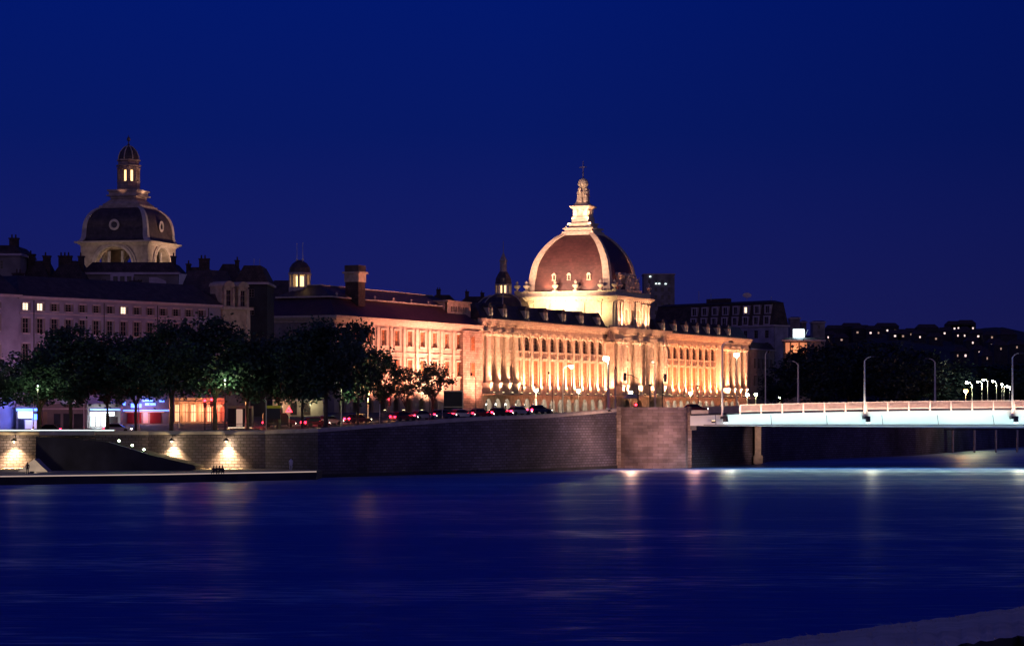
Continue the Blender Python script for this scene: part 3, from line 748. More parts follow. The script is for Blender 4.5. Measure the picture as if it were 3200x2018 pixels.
# small lucarnes
lm = MB(); lm.box(-.75, -.45, -.6, 1.4, 0, 1.8, 0); lm.box(.45, .75, -.6, 1.4, 0, 1.8, 0); lm.box(-.95, .95, -.7, 1.6, 1.8, 2.1, 0); lm.prismxz([(-.9, 2.1), (.9, 2.1), (.35, 2.7), (-.35, 2.7)], -.6, 1.6, 0); lm.box(-.45, .45, -.1, 1.0, 0, 1.8, 1); lm.box(-.9, .9, -.65, 1, -.25, 0, 0)
lmm = lm.mesh('lucarne', ['stone2', 'glass'])
for y in (DN+9.5-3.6-1.6, DN-.1, DN-5.9):
    o = put('lucarne', lmm, hp, (DS-DA2+0.25, y, 44.9), 0, (.68, .8, .68)); o.rotation_euler = (0, 0, R(-90))
for x in (DS-4, DS, DS+4): put('lucarne', lmm, hp, (x, DN-DB2+.05, 44.3))
# lantern: stepped base, pedestal, carved figures and globe with cross
mb = MB()
for h_, z0, z1 in ((4.6, 58.0, 58.5), (4.0, 58.5, 59.1), (4.5, 59.1, 59.5), (3.1, 59.5, 60.5), (3.4, 60.5, 60.9)): mb.box(DS-h_*.9, DS+h_*.9, DN-h_, DN+h_, z0, z1)
mb.build('lantern_base', 'stone2', hp)
mb = MB()
for h_, z0, z1 in ((2.4, 60.9, 62.6), (2.15, 62.6, 64.9), (2.5, 64.9, 65.2), (2.9, 65.2, 65.6)): mb.box(DS-h_, DS+h_, DN-h_, DN+h_, z0, z1)
for y in (DN-1.1, DN+1.1): mb.box(DS-2.3, DS-2.151, y-.35, y+.35, 62.9, 64.4)
for x in (DS-1, DS+1): mb.box(x-.35, x+.35, DN-2.3, DN-2.151, 62.9, 64.4)
mb.frustum((DS-2.6, DS+2.6, DN-2.6, DN+2.6), (DS-1.4, DS+1.4, DN-1.4, DN+1.4), 65.6, 66.6)
mb.build('lantern_pedestal', 'stone2', hp)
mb = MB(); mb.lathe(DS, DN, [(1.1, 66.6), (.9, 68), (1.1, 69.5), (.8, 70.4)], 10)
for i in range(5):
    a = 2*math.pi*i/5 + .4; figure(mb, DS+1.25*math.cos(a), DN+1.25*math.sin(a), 66.6, 4.2, 0, arm=1 if i % 2 else -1)
mb.build('lantern_statue', 'stone2', hp)
mb = MB(); mb.lathe(DS, DN, [(.3, 70.4), (.9, 70.7), (1.45, 71.4), (1.5, 72.0), (1.2, 72.9), (.5, 73.3), (.2, 73.5)], 16); mb.build('globe', 'stone2', hp, smooth=True)
mb = MB(); mb.lathe(DS, DN, [(.16, 73.4), (.10, 75), (.09, 78)], 6); mb.box(DS-.09, DS+.09, DN-1.0, DN+1.0, 76.3, 76.5)
mb.lathe(DS, DN, [(.02, 74.7), (.3, 74.9), (.02, 75.15)], 8); mb.build('cross', 'bronze', hp)

# ---- floodlights of the palace: fixtures on the ledge shining up
fm = MB(); fm.box(-.3, .3, -.2, .2, 0, .35, 0); fm.box(-.24, .24, -.16, .16, .351, .38, 1); fmm = fm.mesh('floodlight', ['darkmetal', 'e_flood'])
def flood(parent, x, y, z, target, power, col=WARM, angle=110, rad=.25):
    o = put('floodlight', fmm, parent, (x, y, z)); light('SPOT', parent, (x, y, z+.45), power*FP, col, target, angle, .9, rad)
for k in range(0, 12):
    x = 19.8 + PIT*k; flood(hp, x, -2.0, 13.2, (x, -0.2, 24.5), 2500, WARM2 if k % 3 else WARM)
for k in range(0, 11):
    x = 120.2 + PIT*k; flood(hp, x, -2.0, 13.2, (x, -0.2, 24.5), 2900, ORG if k % 2 else WARM)
for x in (2.2, 7.6, 13.05, 18.6, 176, 181.4, 186.9, 192.4): flood(hp, x-.9, -3.1, 13.3, (x-.1, -1.2, 24), 2700, WARM2, 90)
for x in (cx0+1.6, cc-14.3, cc-9.7, cc-4.6, cc+4.6, cc+9.7, cc+14.3): flood(hp, x, -5.6, 13.4, (x, -2.4, 24), 2500, WARM2, 100)
mb = MB()
for a, b in ((-0.5, CP[0]-.6), (CP[1]+.6, 199)): mb.box(a, b, -2.4, -1.16, 13.0, 13.18)
mb.box(-.5, 20.5, -3.6, -2.41, 13.05, 13.28); mb.box(174, 195, -3.6, -2.41, 13.05, 13.28); mb.box(cx0-.5, cx1+.5, -6, -pjt-1.11, 13.0, 13.38)
mb.build('balcony', 'stone', hp)
# wide fill floods added in the street to even out the facade light
for x, p, c_ in ((-5, 5200, PINK), (26, 4200, WARM), (42, 4200, PINK), (58, 4200, WARM), (74, 4200, PINK), (100, 3800, WARM), (127, 5200, PINK), (143, 5200, ORG), (159, 5200, PINK), (178, 5200, ORG), (194, 4000, PINK)): flood(hp, x, -19.0, 9.0, (x, 0, 23), p*.54, (1.0, c_[1]*.9, c_[2]*.86), 100, .5)
# dome block: south flank floods stand on the wing roof
for y, p in ((by0+5, 1250), (DN, 2100), (by1-7, 1100)): flood(hp, bx0-5.5, y, 35.02, (bx0, y, 37.2), p, (1.0, .66, .30), 130)
for x in (bx0+3.9, DS-4.6, DS+4.6, bx1-3): flood(hp, x, by0-2.4, 31.25, (x, by0, 37), 1500, WARM2, 110)
# dome skin and lantern
for y in (DN-6, DN+6): flood(hp, bx0+.8, y, 41.02, (DS-DA2+1.5, y, 50), 800, (1.0, .48, .22), 100)
for x in (DS-5, DS+5): flood(hp, x, by0+.9, 41.02, (x, DN-DB2+2, 52), 260, WARM, 100)
for (x, y) in ((DS-3.6, DN-3.6), (DS-3.6, DN+3.6)): flood(hp, x, y, 59.52, (DS, DN, 70), 2300, WARM2, 60)
flood(hp, 47, 14, 35.02, (DS, DN, 69.5), 30000, (1.0, .62, .42), 17, .3)
for y_ in (7, 21): flood(hp, 46, y_, 35.02, (DS-6, DN, 49.5), 36000, (1.0, .56, .38), 36, .4)
# arcade lamps
for c in Lp + Lw + Rw + Rp:
    light('POINT', hp, (c - .6, 1.5, 10.8), 230, (1.0, .93, .8), rad=.15)
for x in [6, 14.5] + Lq + Rq:
    light('SPOT', hp, (x, -1.3, 31.35), 130, (1, .62, .42), (x, .3, 33.4), 100, .9, .1)

# ================================================================== PLAIN WING SOUTH OF THE PALACE
sw = empty('south_wing', (OX, OY, 0), ROT, 'floodlit plain three-storey wing with long hipped roof behind the quay trees', 'hospital wing')
s0, s1, sd = -73.8, -0.55, 19.5
SWW = [-70.1 + 6.45*i for i in range(10)]
ops = []
for c in SWW: ops += [(c-1.2, c+1.2, 23.6, 27.0), (c-1.2, c+1.2, 17.2, 20.6), (c-1.7, c+1.7, 8, 12.2, 1.0)]
mb = MB(); wall_open(mb, s0, s1-10.5, 5, 28.0, 0, 0.55, ops[:]); mb.box(s0+.4, s1, .56, sd, 12.8, 28.0); mb.box(s0+.4, s1, 2.2, sd, 5, 12.8)
mb.add([(s1-10.5, 0, 5), (s1, 0, 5), (s1, 0, 28), (s1-10.5, 0, 28)], [(0,1,2,3)])
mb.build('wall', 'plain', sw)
# gable-side wall, seen in shade
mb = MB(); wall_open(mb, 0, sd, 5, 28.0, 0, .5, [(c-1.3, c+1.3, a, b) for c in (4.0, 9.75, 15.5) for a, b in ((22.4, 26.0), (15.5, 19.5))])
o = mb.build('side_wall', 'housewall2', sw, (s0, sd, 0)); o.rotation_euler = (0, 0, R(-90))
for c in (4.0, 9.75, 15.5):
    for z, h in ((22.4, 3.6), (15.5, 4.0)):
        o = put('window', window_mesh(2.6, h, 'glass', 2, 4), sw, (s0+.35, sd-c, z)); o.rotation_euler = (0, 0, R(-90))
mb = MB(); mb.box(s1-10.5, s1-.02, -.75, -.003, 5, 28.0); mb.build('corner_bay', 'rust', sw)
mb = MB()
mb.box(s0, s1-10.52, -.3, -.003, 13.1, 13.6); mb.box(s0, s1-10.52, -.2, -.003, 21.9, 22.2); mb.build('string_course', 'stone2', sw)
mb = MB(); mb.box(-1.5, -1.2, -.14, -.002, 0, 3.4); mb.box(1.2, 1.5, -.14, -.002, 0, 3.4); mb.box(-1.6, 1.6, -.22, -.002, 3.4, 3.75); mb.box(-1.6, 1.6, -.3, -.002, -.3, 0); wsm2 = mb.mesh('window_surround', 'stone2')
for c in SWW:
    for z0 in (23.6, 17.2): put('window_surround', wsm2, sw, (c, 0, z0))
mb = MB()
for i in range(11):
    c = -73.3 + 6.45*i
    if c < s1-11: mb.box(c-.55, c+.55, -.38, -.001, 13.61, 27.4)
mb.build('pilaster_strip', 'stone2', sw)
mb = MB(); z = 28.0
for h, p in ((.35, .25), (.3, .5), (.3, .9), (.45, 1.2)):
    mb.box(s0-p, s1+.02, -p, sd+p, z, z+h); z += h
mb.build('cornice', 'stone2', sw)
mb = MB(); mb.frustum((s0-.9, s1+.3, -.9, sd+.9), (s0+4.5, s1-5, 3.6, sd-3.6), 29.4, 33.4); mb.build('lower_roof', 'domeslate', sw)
mb = MB(); mb.frustum((s0+4.2, s1-4.5, 3.3, sd-3.3), (s0+8.6, s1-9, 7.9, sd-7.9), 33.75, 36.2); mb.build('upper_roof', 'slate', sw)
mb = MB(); mb.box(s0+4.0, s1-4.5, 3.1, sd-3.1, 33.41, 33.74); mb.build('roof_band', 'stone2', sw)
mb = MB(); mb.box(s0+8.4, s1-9, 7.7, sd-7.7, 36.21, 36.4); mb.build('ridge', 'coping', sw)
wu2 = window_mesh(2.4, 3.4, 'blind', 2, 3)
for c in SWW:
    put('window', wu2, sw, (c, .3, 23.6)); put('window', wu2, sw, (c, .3, 17.2)); put('arcade_door', wam, sw, (c, 2.0, GZ))
# corner bay windows
for z, h in ((23.4, 3.2), (17.4, 3.0)):
    mb = MB(); mb.box(-1.0, 1.0, -.05, -.0, 0, h, 0); mb.box(-1.25, -1.0, -.12, 0, -.2, h+.2, 1); mb.box(1.0, 1.25, -.12, 0, -.2, h+.2, 1); mb.box(-1, 1, -.09, -.051, h/2-.05, h/2+.05, 1)
    mb.build('window', ['blind', 'sash'], sw, (-5.8, -.76, z))
# skylight knobs along the roof band
for i in range(6): 
    mb = MB(); mb.lathe(0, 0, [(.12, 0), (.16, .3), (.3, .45), (.3, .7), (.05, .9)], 8); mb.build('finial', 'stone2', sw, (-66 + 9*i, 3.5, 33.75))
for c, p in ((-66, 1500), (-57, 2500), (-48, 3600), (-39, 5500), (-30, 9500), (-21, 6000), (-12, 3200), (-5, 6500)):
    flood(sw, c, -8, 9.1, (c, 0, 22), p, (1.0, .36, .22) if c != -30 else (1.0, .50, .32), 95, .4)
for c, p in ((-50, 18000), (-20, 21000)):  # masts added to throw light on the long roof
    fmst = empty('flood_mast', lp(c, -62, 7.2), ROT, ['tall flood mast among the quay trees aimed at the long roof', 'flood mast by the quay road aimed at the plain wing roof'][c > -30], 'mast')
    mb = MB(); mb.lathe(0, 0, [(.14, -.5), (.08, 7.4)], 8); mb.build('pole', 'darkmetal', fmst)
    flood(fmst, 0, 0, 7.4, (6 if c < -30 else -6, 62, 24), p, (1.0, .34, .26), 40, .5)


# lantern belvedere and chimney stand on the roofs
bv = empty('roof_belvedere', wp(937, 892, 546), ROT, 'little domed roof lantern with lit arches above the dark hipped roof', 'roof lantern')
mb = MB()
for i in range(8):
    a = 2*math.pi*(i+.5)/8; mb.lathe(2.1*math.cos(a), 2.1*math.sin(a), [(.26, -2.0), (.26, 2.2)], 6)
mb.lathe(0, 0, [(2.5, -2.0), (2.5, -.4), (2.2, -.3)], 8); mb.lathe(0, 0, [(2.0, 2.2), (2.6, 2.3), (2.6, 2.7), (2.3, 2.8)], 8); mb.build('arcade', 'stone2', bv)
mb = MB(); mb.lathe(0, 0, [(2.3, 2.8), (2.2, 3.8), (1.6, 4.7), (.9, 5.2), (.25, 5.5)], 12); mb.build('dome_cap', 'slate', bv)
mb = MB()
for x in (-.9, .9): mb.lathe(x*.4, x, [(.07, 4.8), (.05, 9.2)], 5); mb.lathe(x*.4, x, [(.05, 5.3), (.3, 5.6), (.05, 5.9)], 6)
mb.build('finial', 'palepole', bv)
mb = MB(); mb.lathe(0, 0, [(.9, -1.9), (.9, 2.0)], 8); mb.build('lit_core', 'e_lantern', bv)
light('POINT', bv, (0, 0, 1), 300, WARM, rad=.5)
ch = empty('brick_chimney', wp(1110, 899, 548), ROT, 'broad brick chimney stack with lit top rising behind the long roof', 'chimney')
mb = MB(); mb.box(-1.6, 1.6, -1.6, 1.6, -4, 3.2); mb.build('stack', 'tile', ch)
mb = MB(); mb.box(-1.75, 1.75, -1.75, 1.75, 1.2, 3.0); mb.box(-2.1, 2.1, -2.1, 2.1, 3.0, 3.4); mb.build('crown_course', 'stone', ch)
mb = MB(); mb.box(-1.7, 1.7, -1.7, 1.7, 3.4, 4.8); mb.build('chimney_cap', 'slate', ch)
light('SPOT', ch, (3.0, -9, -1.5), 900, WARM, (0, 0, 2.5), 60)

# turret behind the left wing
tu = empty('bell_turret', wp(1573, 962, 690), ROT, 'slim bell turret on a low curved roof left of the great dome', 'turret')
mb = MB(); mb.lathe(0, 0, [(7.2, -6), (7.2, 0), (6.6, 1.4), (5.2, 2.6), (3.4, 3.3), (2.4, 3.7)], 8, rot=R(22.5)); mb.build('curved_roof', 'slate', tu)
mb = MB()
for i in range(8):
    a = 2*math.pi*(i)/8; pr_ = [(7.3, -.2), (6.8, 1.4), (5.3, 2.75), (3.4, 3.5)]
    mb.tube([(r*math.cos(a+R(22.5)), r*math.sin(a+R(22.5)), z) for r, z in pr_], .16, 5)
mb.build('roof_rib', 'stone2', tu)
mb = MB()
for i in range(8):
    a = 2*math.pi*(i+.5)/8; mb.lathe(2.0*math.cos(a), 2.0*math.sin(a), [(.3, 3.7), (.3, 6.1)], 6)
mb.lathe(0, 0, [(2.5, 3.6), (2.5, 4.0)], 8); mb.lathe(0, 0, [(2.4, 6.1), (2.5, 6.5)], 8); mb.build('arcade', 'stone2', tu)
mb = MB(); mb.lathe(0, 0, [(.8, 3.9), (.8, 6.2)], 8); mb.build('lit_core', 'e_lantern', tu)
mb = MB(); mb.lathe(0, 0, [(2.4, 6.5), (2.2, 8), (1.5, 9.3), (1.1, 9.8)], 8); mb.build('dome_cap', 'slate', tu)
mb = MB(); mb.lathe(0, 0, [(1.2, 9.8), (1.0, 10.2), (1.0, 12.6), (1.25, 12.8), (.9, 13.3), (.3, 14.6), (.08, 15.2), (.06, 18.2)], 8); mb.build('spire', 'stone', tu)
light('POINT', tu, (0, 0, 5), 500, (1, .35, .16), rad=.6); light('SPOT', tu, (-1.9, -1.0, 7.2), 160, (1, .8, .6), (-.4, 0, 12), 60)

# ================================================================== THE LEFT DOME
KD = 560; kx = wx(402, KD)
ROT2 = R(90 - 14.9)
ld = empty('square_dome_tower', (kx, KD, 0), ROT2, 'tall square dark dome with lit lantern and pale ribs above the left rooftops', 'dome')
zc = 45.9; h0 = 7.9
mb = MB()
ops = [(-4.3, 4.3, 30, zc-.75, 1.0)]
for r_ in range(4):
    b = MB(); wall_open(b, -h0, h0, 26, zc-.4, -h0, 1.6, ops); c, s_ = math.cos(r_*math.pi/2), math.sin(r_*math.pi/2)
    mb.add([(c*x - s_*y, s_*x + c*y, z) for x, y, z in b.v], b.f)
mb.box(-6.9, 6.9, -6.9, 6.9, 26, 34)
mb.build('tower_wall', 'stone', ld)
for r_ in range(4):
    mb = MB(); c, s_ = math.cos(r_*math.pi/2), math.sin(r_*math.pi/2); b = MB(); n = 18
    for k in range(n):
        a0, a1 = math.pi*k/n, math.pi*(k+1)/n
        for ra, rb, yo in ((4.32, 4.85, -.35), (4.85, 5.3, -.2)):
            q = [(-ra*math.cos(a0), zc-5.05+ra*math.sin(a0)), (-rb*math.cos(a0), zc-5.05+rb*math.sin(a0)), (-rb*math.cos(a1), zc-5.05+rb*math.sin(a1)), (-ra*math.cos(a1), zc-5.05+ra*math.sin(a1))]
            b.prismxz(q, -h0+yo, -h0+.1)
    mb.add([(c*x - s_*y, s_*x + c*y, z) for x, y, z in b.v], b.f)
    mb.build('arch_moulding', 'stone2', ld)
mb = MB()
for r_ in range(4):
    c, s_ = math.cos(r_*math.pi/2), math.sin(r_*math.pi/2)
    for x in (-1.6, 1.6):
        b = MB(); b.lathe(x, -h0+1.0, [(.42, 34), (.36, 44.2)], 8); mb.add([(c*px - s_*py, s_*px + c*py, z) for px, py, z in b.v], b.f)
mb.build('mullion', 'coping', ld)
mb = MB()
for p, z0, z1 in ((.15, zc-.5, zc-.2), (.5, zc-.2, zc+.1), (1.1, zc+.1, zc+.45)): mb.box(-h0-p, h0+p, -h0-p, h0+p, z0, z1)
mb.build('cornice', 'stone2', ld)
PROF2 = [(1.07, 0), (1.0, .05), (.965, .15), (.955, .35), (.93, .55), (.87, .72), (.78, .86), (.66, .96), (.55, 1.0)]
sq_dome(ld, 0, 0, 7.85, 7.85, zc+.45, 7.7, PROF2, ('slate', 'coping'), .95, .2)
zt = zc+8.15
mb = MB(); mb.box(-4.9, 4.9, -4.9, 4.9, zt-.25, zt+.35); mb.box(-4.3, 4.3, -4.3, 4.3, zt+.35, zt+.8); mb.frustum((-4.1,4.1,-4.1,4.1), (-2.8,2.8,-2.8,2.8), zt+.8, zt+2.0, 0)
mb.box(-3.1, 3.1, -3.1, 3.1, zt+2.0, zt+2.3); mb.box(-3.0, 3.0, -3.0, 3.0, zt+2.3, zt+2.5); mb.box(-3.7, 3.7, -3.7, 3.7, zt+2.5, zt+2.8)
mb.box(-3.3, 3.3, -3.3, 3.3, zt+2.8, zt+3.6); mb.box(-3.6, 3.6, -3.6, 3.6, zt+3.6, zt+3.95); mb.build('lantern_base', 'stone', ld)
lz = zt+3.95; LH = 5.6/7.2
mb = MB()
mb.lathe(0, 0, [(2.5, lz), (2.5, lz+1.9), (2.2, lz+2.0)], 8, rot=R(22.5))
for i in range(8):
    a = 2*math.pi*(i+.5)/8
    mb.lathe(2.05*math.cos(a), 2.05*math.sin(a), [(.62, lz+1.9), (.5, lz+2.1), (.5, lz+4.6), (.7, lz+5.0)], 8)
mb.lathe(0, 0, [(2.35, lz+4.55), (2.35, lz+5.2), (2.75, lz+5.3), (2.75, lz+5.6), (2.3, lz+5.7), (2.3, lz+6.4), (2.6, lz+6.5), (2.6, lz+6.8)], 8, rot=R(22.5))
mb.build('lantern_arcade', 'rust', ld)
mb = MB(); mb.lathe(0, 0, [(1.0, lz+2.1), (1.0, lz+4.5)], 8); mb.build('lit_core', 'e_lantern', ld)
CPR = [(2.35, 6.8), (2.3, 7.5), (1.85, 8.6), (1.05, 9.5), (.35, 9.9)]
mb = MB(); mb.lathe(0, 0, [(r, lz+z) for r, z in CPR], 12); mb.build('lantern_cap', 'slate', ld)
mb = MB()
for i in range(8):
    a = 2*math.pi*i/8; mb.tube([((r+.06)*math.cos(a), (r+.06)*math.sin(a), lz+z) for r, z in CPR], .13, 5)
mb.build('cap_rib', 'stone2', ld)
mb = MB(); mb.lathe(0, 0, [(.2, lz+9.9), (.35, lz+10.1), (.12, lz+10.4), (.12, lz+10.9), (.42, lz+11.1), (.40, lz+11.6), (.1, lz+11.9), (.05, lz+12.3)], 8); mb.build('finial', 'bronze', ld)
# oval windows on the curved slopes
om = MB(); om.lathe(0, 0, [(1.15, 0), (1.25, .25), (.75, .3), (.7, .05)], 16, 0)
om.lathe(0, 0, [(.7, .02), (.68, .06)], 16, 1)
omm = om.mesh('oval_window', ['coping', 'glass'])
o = put('oval_window', omm, ld, (0, -7.62, zc+4.0)); o.rotation_euler = (R(90), 0, 0)
o = put('oval_window', omm, ld, (-7.62, 0, zc+4.0)); o.rotation_euler = (R(90), 0, R(-90))
for t_, p in (((-h0-7, -1.5, 34), 1200), ((-h0-7, 5, 34), 650), ((-2, -h0-7, 34), 1500), ((5, -h0-7, 34), 800)):
    light('SPOT', ld, t_, p, (1, .72, .5), (t_[0]*.45, t_[1]*.45, 45), 95, .9, .5)
light('SPOT', ld, (2, -h0-16, 36), 14000, (1, .6, .42), (0, 0, 52), 60, .9, .5)
light('POINT', ld, (0, 0, lz+3.2), 1500, (1, .5, .22), rad=.6)
light('SPOT', ld, (0, -4.6, zt+2.5), 500, (1, .6, .4), (0, -1.5, lz+6), 90)
light('SPOT', ld, (-4.6, 0, zt+2.5), 120, (1, .5, .35), (-1.5, 0, lz+6), 90)

# ================================================================== OTHER BUILDINGS
def block(name, label, cat, loc, rot, L, Dp, z0, zc_, roof, rows, pitch, wd, walls='housewall', lit=(), group=None, x0=None, side=False, chim=(), roofmat='tile', moul=True):
    """A town house in its own frame: front on y=0 facing -y, x from 0 to L."""
    t = empty(name, (loc[0], loc[1], 0), rot, label, cat, group)
    n = int((L - 1.0) / pitch); x0 = x0 if x0 is not None else (L - (n-1)*pitch) / 2
    cs = [x0 + pitch*i for i in range(n)]
    mb = MB(); ops = [(c-wd/2, c+wd/2, a, b) for c in cs for a, b in rows]
    wall_open(mb, 0, L, z0, zc_, 0, .3, ops); mb.box(0, L, .31, Dp, z0, zc_-.002)
    mb.build('wall', walls, t)
    ms = {}
    for ri, (a, b) in enumerate(rows):
        for ci, c in enumerate(cs):
            k = (b-a, (ri, ci) in lit)
            if k not in ms: ms[k] = window_mesh(wd, b-a, 'e_window' if k[1] else 'glass', 2, 3)
            put('window', ms[k], t, (c, .12, a))
    if moul:
        sm = {}
        for a, b in rows:
            k = b-a
            if k not in sm:
                mb = MB(); mb.box(-wd/2-.15, wd/2+.15, -.12, -.002, k, k+.22); mb.box(-wd/2-.15, wd/2+.15, -.16, -.002, -.18, 0); mb.box(-wd/2-.4, -wd/2-.05, -.06, -.003, 0, k, 1); mb.box(wd/2+.05, wd/2+.4, -.06, -.003, 0, k, 1); sm[k] = mb.mesh('window_surround', ['trim', 'housewall2'])
            for c in cs: put('window_surround', sm[k], t, (c, 0, a))
    mb = MB(); mb.box(-.4, L+.4, -.5, Dp+.4, zc_, zc_+.4); mb.build('cornice', 'trim', t)
    ht, ins, insx = roof
    mb = MB(); mb.frustum((-.3, L+.3, -.4, Dp+.3), (insx, L-insx, ins, Dp-ins), zc_+.401, zc_+ht); r = mb.build('roof', roofmat, t)
    for (cx_, cy_, w_, h_) in chim:
        mb = MB(); mb.box(cx_-w_/2, cx_+w_/2, cy_-.6, cy_+.6, zc_, zc_+h_, 0); mb.box(cx_-w_/2-.12, cx_+w_/2+.12, cy_-.72, cy_+.72, zc_+h_, zc_+h_+.25, 0)
        for q_ in range(max(1, int(w_/.7))): mb.lathe(cx_-w_/2+.4+.7*q_, cy_, [(.16, zc_+h_+.25), (.13, zc_+h_+.9)], 6, 0)
        mb.build('chimney', 'tile', r)
    return t

# pale apartment house along the quay, left
D0, D1 = Vector((wx(60, 404), 404)), Vector((wx(690, 440), 440))
dv = D1 - D0; L1 = dv.length; RT1 = math.atan2(dv.y, dv.x)
p15 = L1 / 15.0
rowsA = [(25.5, 26.7), (21.9, 24.3), (17.4, 20.2), (13.0, 15.9), (10.4, 11.6)]
rowsA = [(25.45, 26.65), (21.8, 24.2), (17.3, 20.1), (13.0, 15.8)]
hA = block('apartment_house', 'long pale lilac apartment house behind the quay trees, two attic windows lit', 'apartment house', D0, RT1, L1, 13, 6, 27.3, (3.9, 4, 3), rowsA, p15, 1.25, lit={(0, 0), (0, 1), (0, 7)}, x0=p15*.45,
           chim=((5, 6, 1.4, 4.2), (31, 6, 1.3, 4.0)), roofmat='slate')
for i in (0, 5, 9, 13):
    mb = MB(); mb.tube([(p15*(i+1)-.05, -.12, 7), (p15*(i+1)-.05, -.12, 27.1)], .07, 5); mb.build('drainpipe', 'darkmetal', hA)
mb = MB(); mb.box(0, L1, -.1, -.003, 24.9, 25.1); mb.box(0, L1, -.1, -.003, 11.6, 11.9); mb.build('string_course', 'trim', hA)
dr = Vector((math.cos(RT1), math.sin(RT1)))
pB = D0 - dr*16.02
block('corner_house', 'lilac house at the left edge of the picture with tall windows', 'apartment house', pB, RT1, 15.9, 13, 6, 27.45, (4.2, 4, 1), [(25.6, 26.6), (22.0, 24.7), (16.2, 19.8), (11.5, 14.5)], 3.9, 1.4, chim=(), x0=3.4, roofmat='slate')
# end block with two tall dormers
pC = D0 + dr*(L1+.05)
LC = 6.6
hC = empty('dormer_house', (pC.x, pC.y, 0), RT1, 'narrow pale house end with two round-topped dormer windows', 'house')
mb = MB(); opsC = [(1.2, 2.3, 20.8, 23.8), (4.3, 5.4, 20.8, 23.8), (1.2, 2.3, 15.5, 18.5), (4.3, 5.4, 15.5, 18.5)]
wall_open(mb, 0, LC, 5, 27.0, -.4, .3, opsC); mb.box(0, LC, -.09, 12, 5, 26.99); mb.build('wall', 'stone', hC)
for o_ in opsC: put('window', window_mesh(1.1, 3.0, 'glass', 2, 3), hC, ((o_[0]+o_[1])/2, -.28, o_[2]))
mb = MB(); mb.box(-.3, LC+.6, -.9, 12.3, 27.0, 27.45); mb.box(LC-.8, LC+.15, -.55, -.403, 5, 27.0); mb.build('cornice', 'stone2', hC)
dd = MB(); wall_open(dd, -1.2, 1.2, 27.46, 31.3, -.4, .4, [(-.62, .62, 27.6, 30.4)]); dd.box(-1.2, 1.2, 0.0, 3, 27.46, 31.3)
dd.box(-1.35, -.8, -.55, -.41, 27.46, 30.7); dd.box(.8, 1.35, -.55, -.41, 27.46, 30.7)
dd.prismxz([(1.35*math.cos(math.pi*i/10), 31.0+.95*math.sin(math.pi*i/10)) for i in range(11)], -.6, 3.2)
ddm = dd.mesh('dormer', 'stone'); dwm = window_mesh(1.24, 2.8, 'glass', 2, 3)
for x in (1.55, 5.1):
    o = put('dormer', ddm, hC, (x, 0, 0)); put('dormer_window', dwm, o, (0, -.2, 27.6))
mb = MB(); mb.frustum((0, LC, .6, 12), (1, LC-1, 4, 9), 27.46, 34); mb.build('roof', 'slate', hC)
light('SPOT', hC, (LC+6, -14, 8), 3800, (1, .6, .45), (LC-3, 0, 25), 60, .9, .3)

# rooftops behind: nine older houses, seen as dark silhouettes
def back(name, label, x0, x1, top, D, dep=14, roofh=4.5, ch=(), wm='housewall2', rm_='tile', ins=3.0, lit=(), rows=2, eave=None):
    X0, X1 = wx(x0, D), wx(x1, D); zt_ = wz(top, D); L = X1-X0
    z1 = zt_ - roofh
    rws = [(z1-2.4-3.3*i, z1-.9-3.3*i) for i in range(rows)]
    return block(name, label, 'house', (X0, D), R(0), L, dep, 6, z1, (roofh, ins, min(ins, L*.3)), rws, 3.4, 1.0, walls=wm, lit=lit, chim=ch, roofmat=rm_, group=None, moul=False)
back('old_house', 'dark rooftop house at the far left edge behind the lilac houses', -60, 62, 765, 462, ch=((5.5, 3, 1.6, 3.2),), roofh=2.0, ins=1.2)
back('old_house', 'dark narrow house with blocky chimneys, second from the left edge', 66, 150, 812, 466, ch=((1.4, 3, 1.2, 5.6), (4.2, 3, 1.3, 5.3)), roofh=4.6)
back('old_house', 'dark house left of the square dome with broad chimney blocks', 155, 262, 812, 470, ch=((2.4, 3, 2.4, 5.0), (5.2, 4, 1.0, 5.0)), roofh=4.3)
back('old_house', 'wide dark house whose flat roof hides the foot of the square dome', 262, 556, 818, 476, ch=((16.5, 3, .8, 3.4),), roofh=2.4, ins=1.4, rows=3)
back('old_house', 'dark house right of the square dome with a stout chimney', 560, 668, 832, 480, ch=((4.4, 3, 1.9, 5.6), (1.4, 3, .8, 4.6)), roofh=4.2)
back('old_house', 'dark house with hipped roof left of the mast antennas', 664, 752, 822, 488, roofh=4.4, ch=((4.2, 5, .7, 5),))
hM = back('old_house', 'dark house with steep mansard roof and two mast antennas', 738, 834, 828, 470, roofh=3.6, ins=1.3, rm_='tile', wm='dark')
mb = MB()
for x in (3.0, 4.1): mb.tube([(x, 3, wz(828, 470)), (x, 3, wz(806, 470))], .05, 5)
mb.build('antenna', 'metal', hM)
back('old_house', 'low dark house under the little roof lantern, left of the long roof', 812, 972, 874, 580, roofh=6, wm='dark', rm_='slate')
# a metal roof catching the dusk sky
mb = MB(); mb.frustum((0, 7.2, 0, 3), (0, 6.4, 1.5, 3), 0, 5.4)
tag(mb.build('sloping_skylight', 'metal', None, (wx(556, 458), 458, wz(948, 458))), 'large blue sloping roof light reflecting the evening sky', 'skylight')
mb = MB(); mb.box(0, 4.2, 0, .4, 0, 2.4, 0)
for i in range(3): mb.box(.5+1.25*i, 1.3+1.25*i, -.06, -.003, .5, 1.9, 1)
tag(mb.build('roof_studio', ['trim', 'glass'], None, (wx(345, 455), 455, wz(896, 455))), 'pale attic studio front among the dark roofs left of centre', 'attic')
mb = MB(); mb.prismxz([(0, 0), (3.0, 0), (3.0, 1.2), (1.4, 1.9), (0, 1.9)], 0, .4)
tag(mb.build('roof_gable', 'trim', None, (wx(466, 455), 455, wz(899, 455))), 'small pale gable among the dark roofs under the square dome', 'gable')
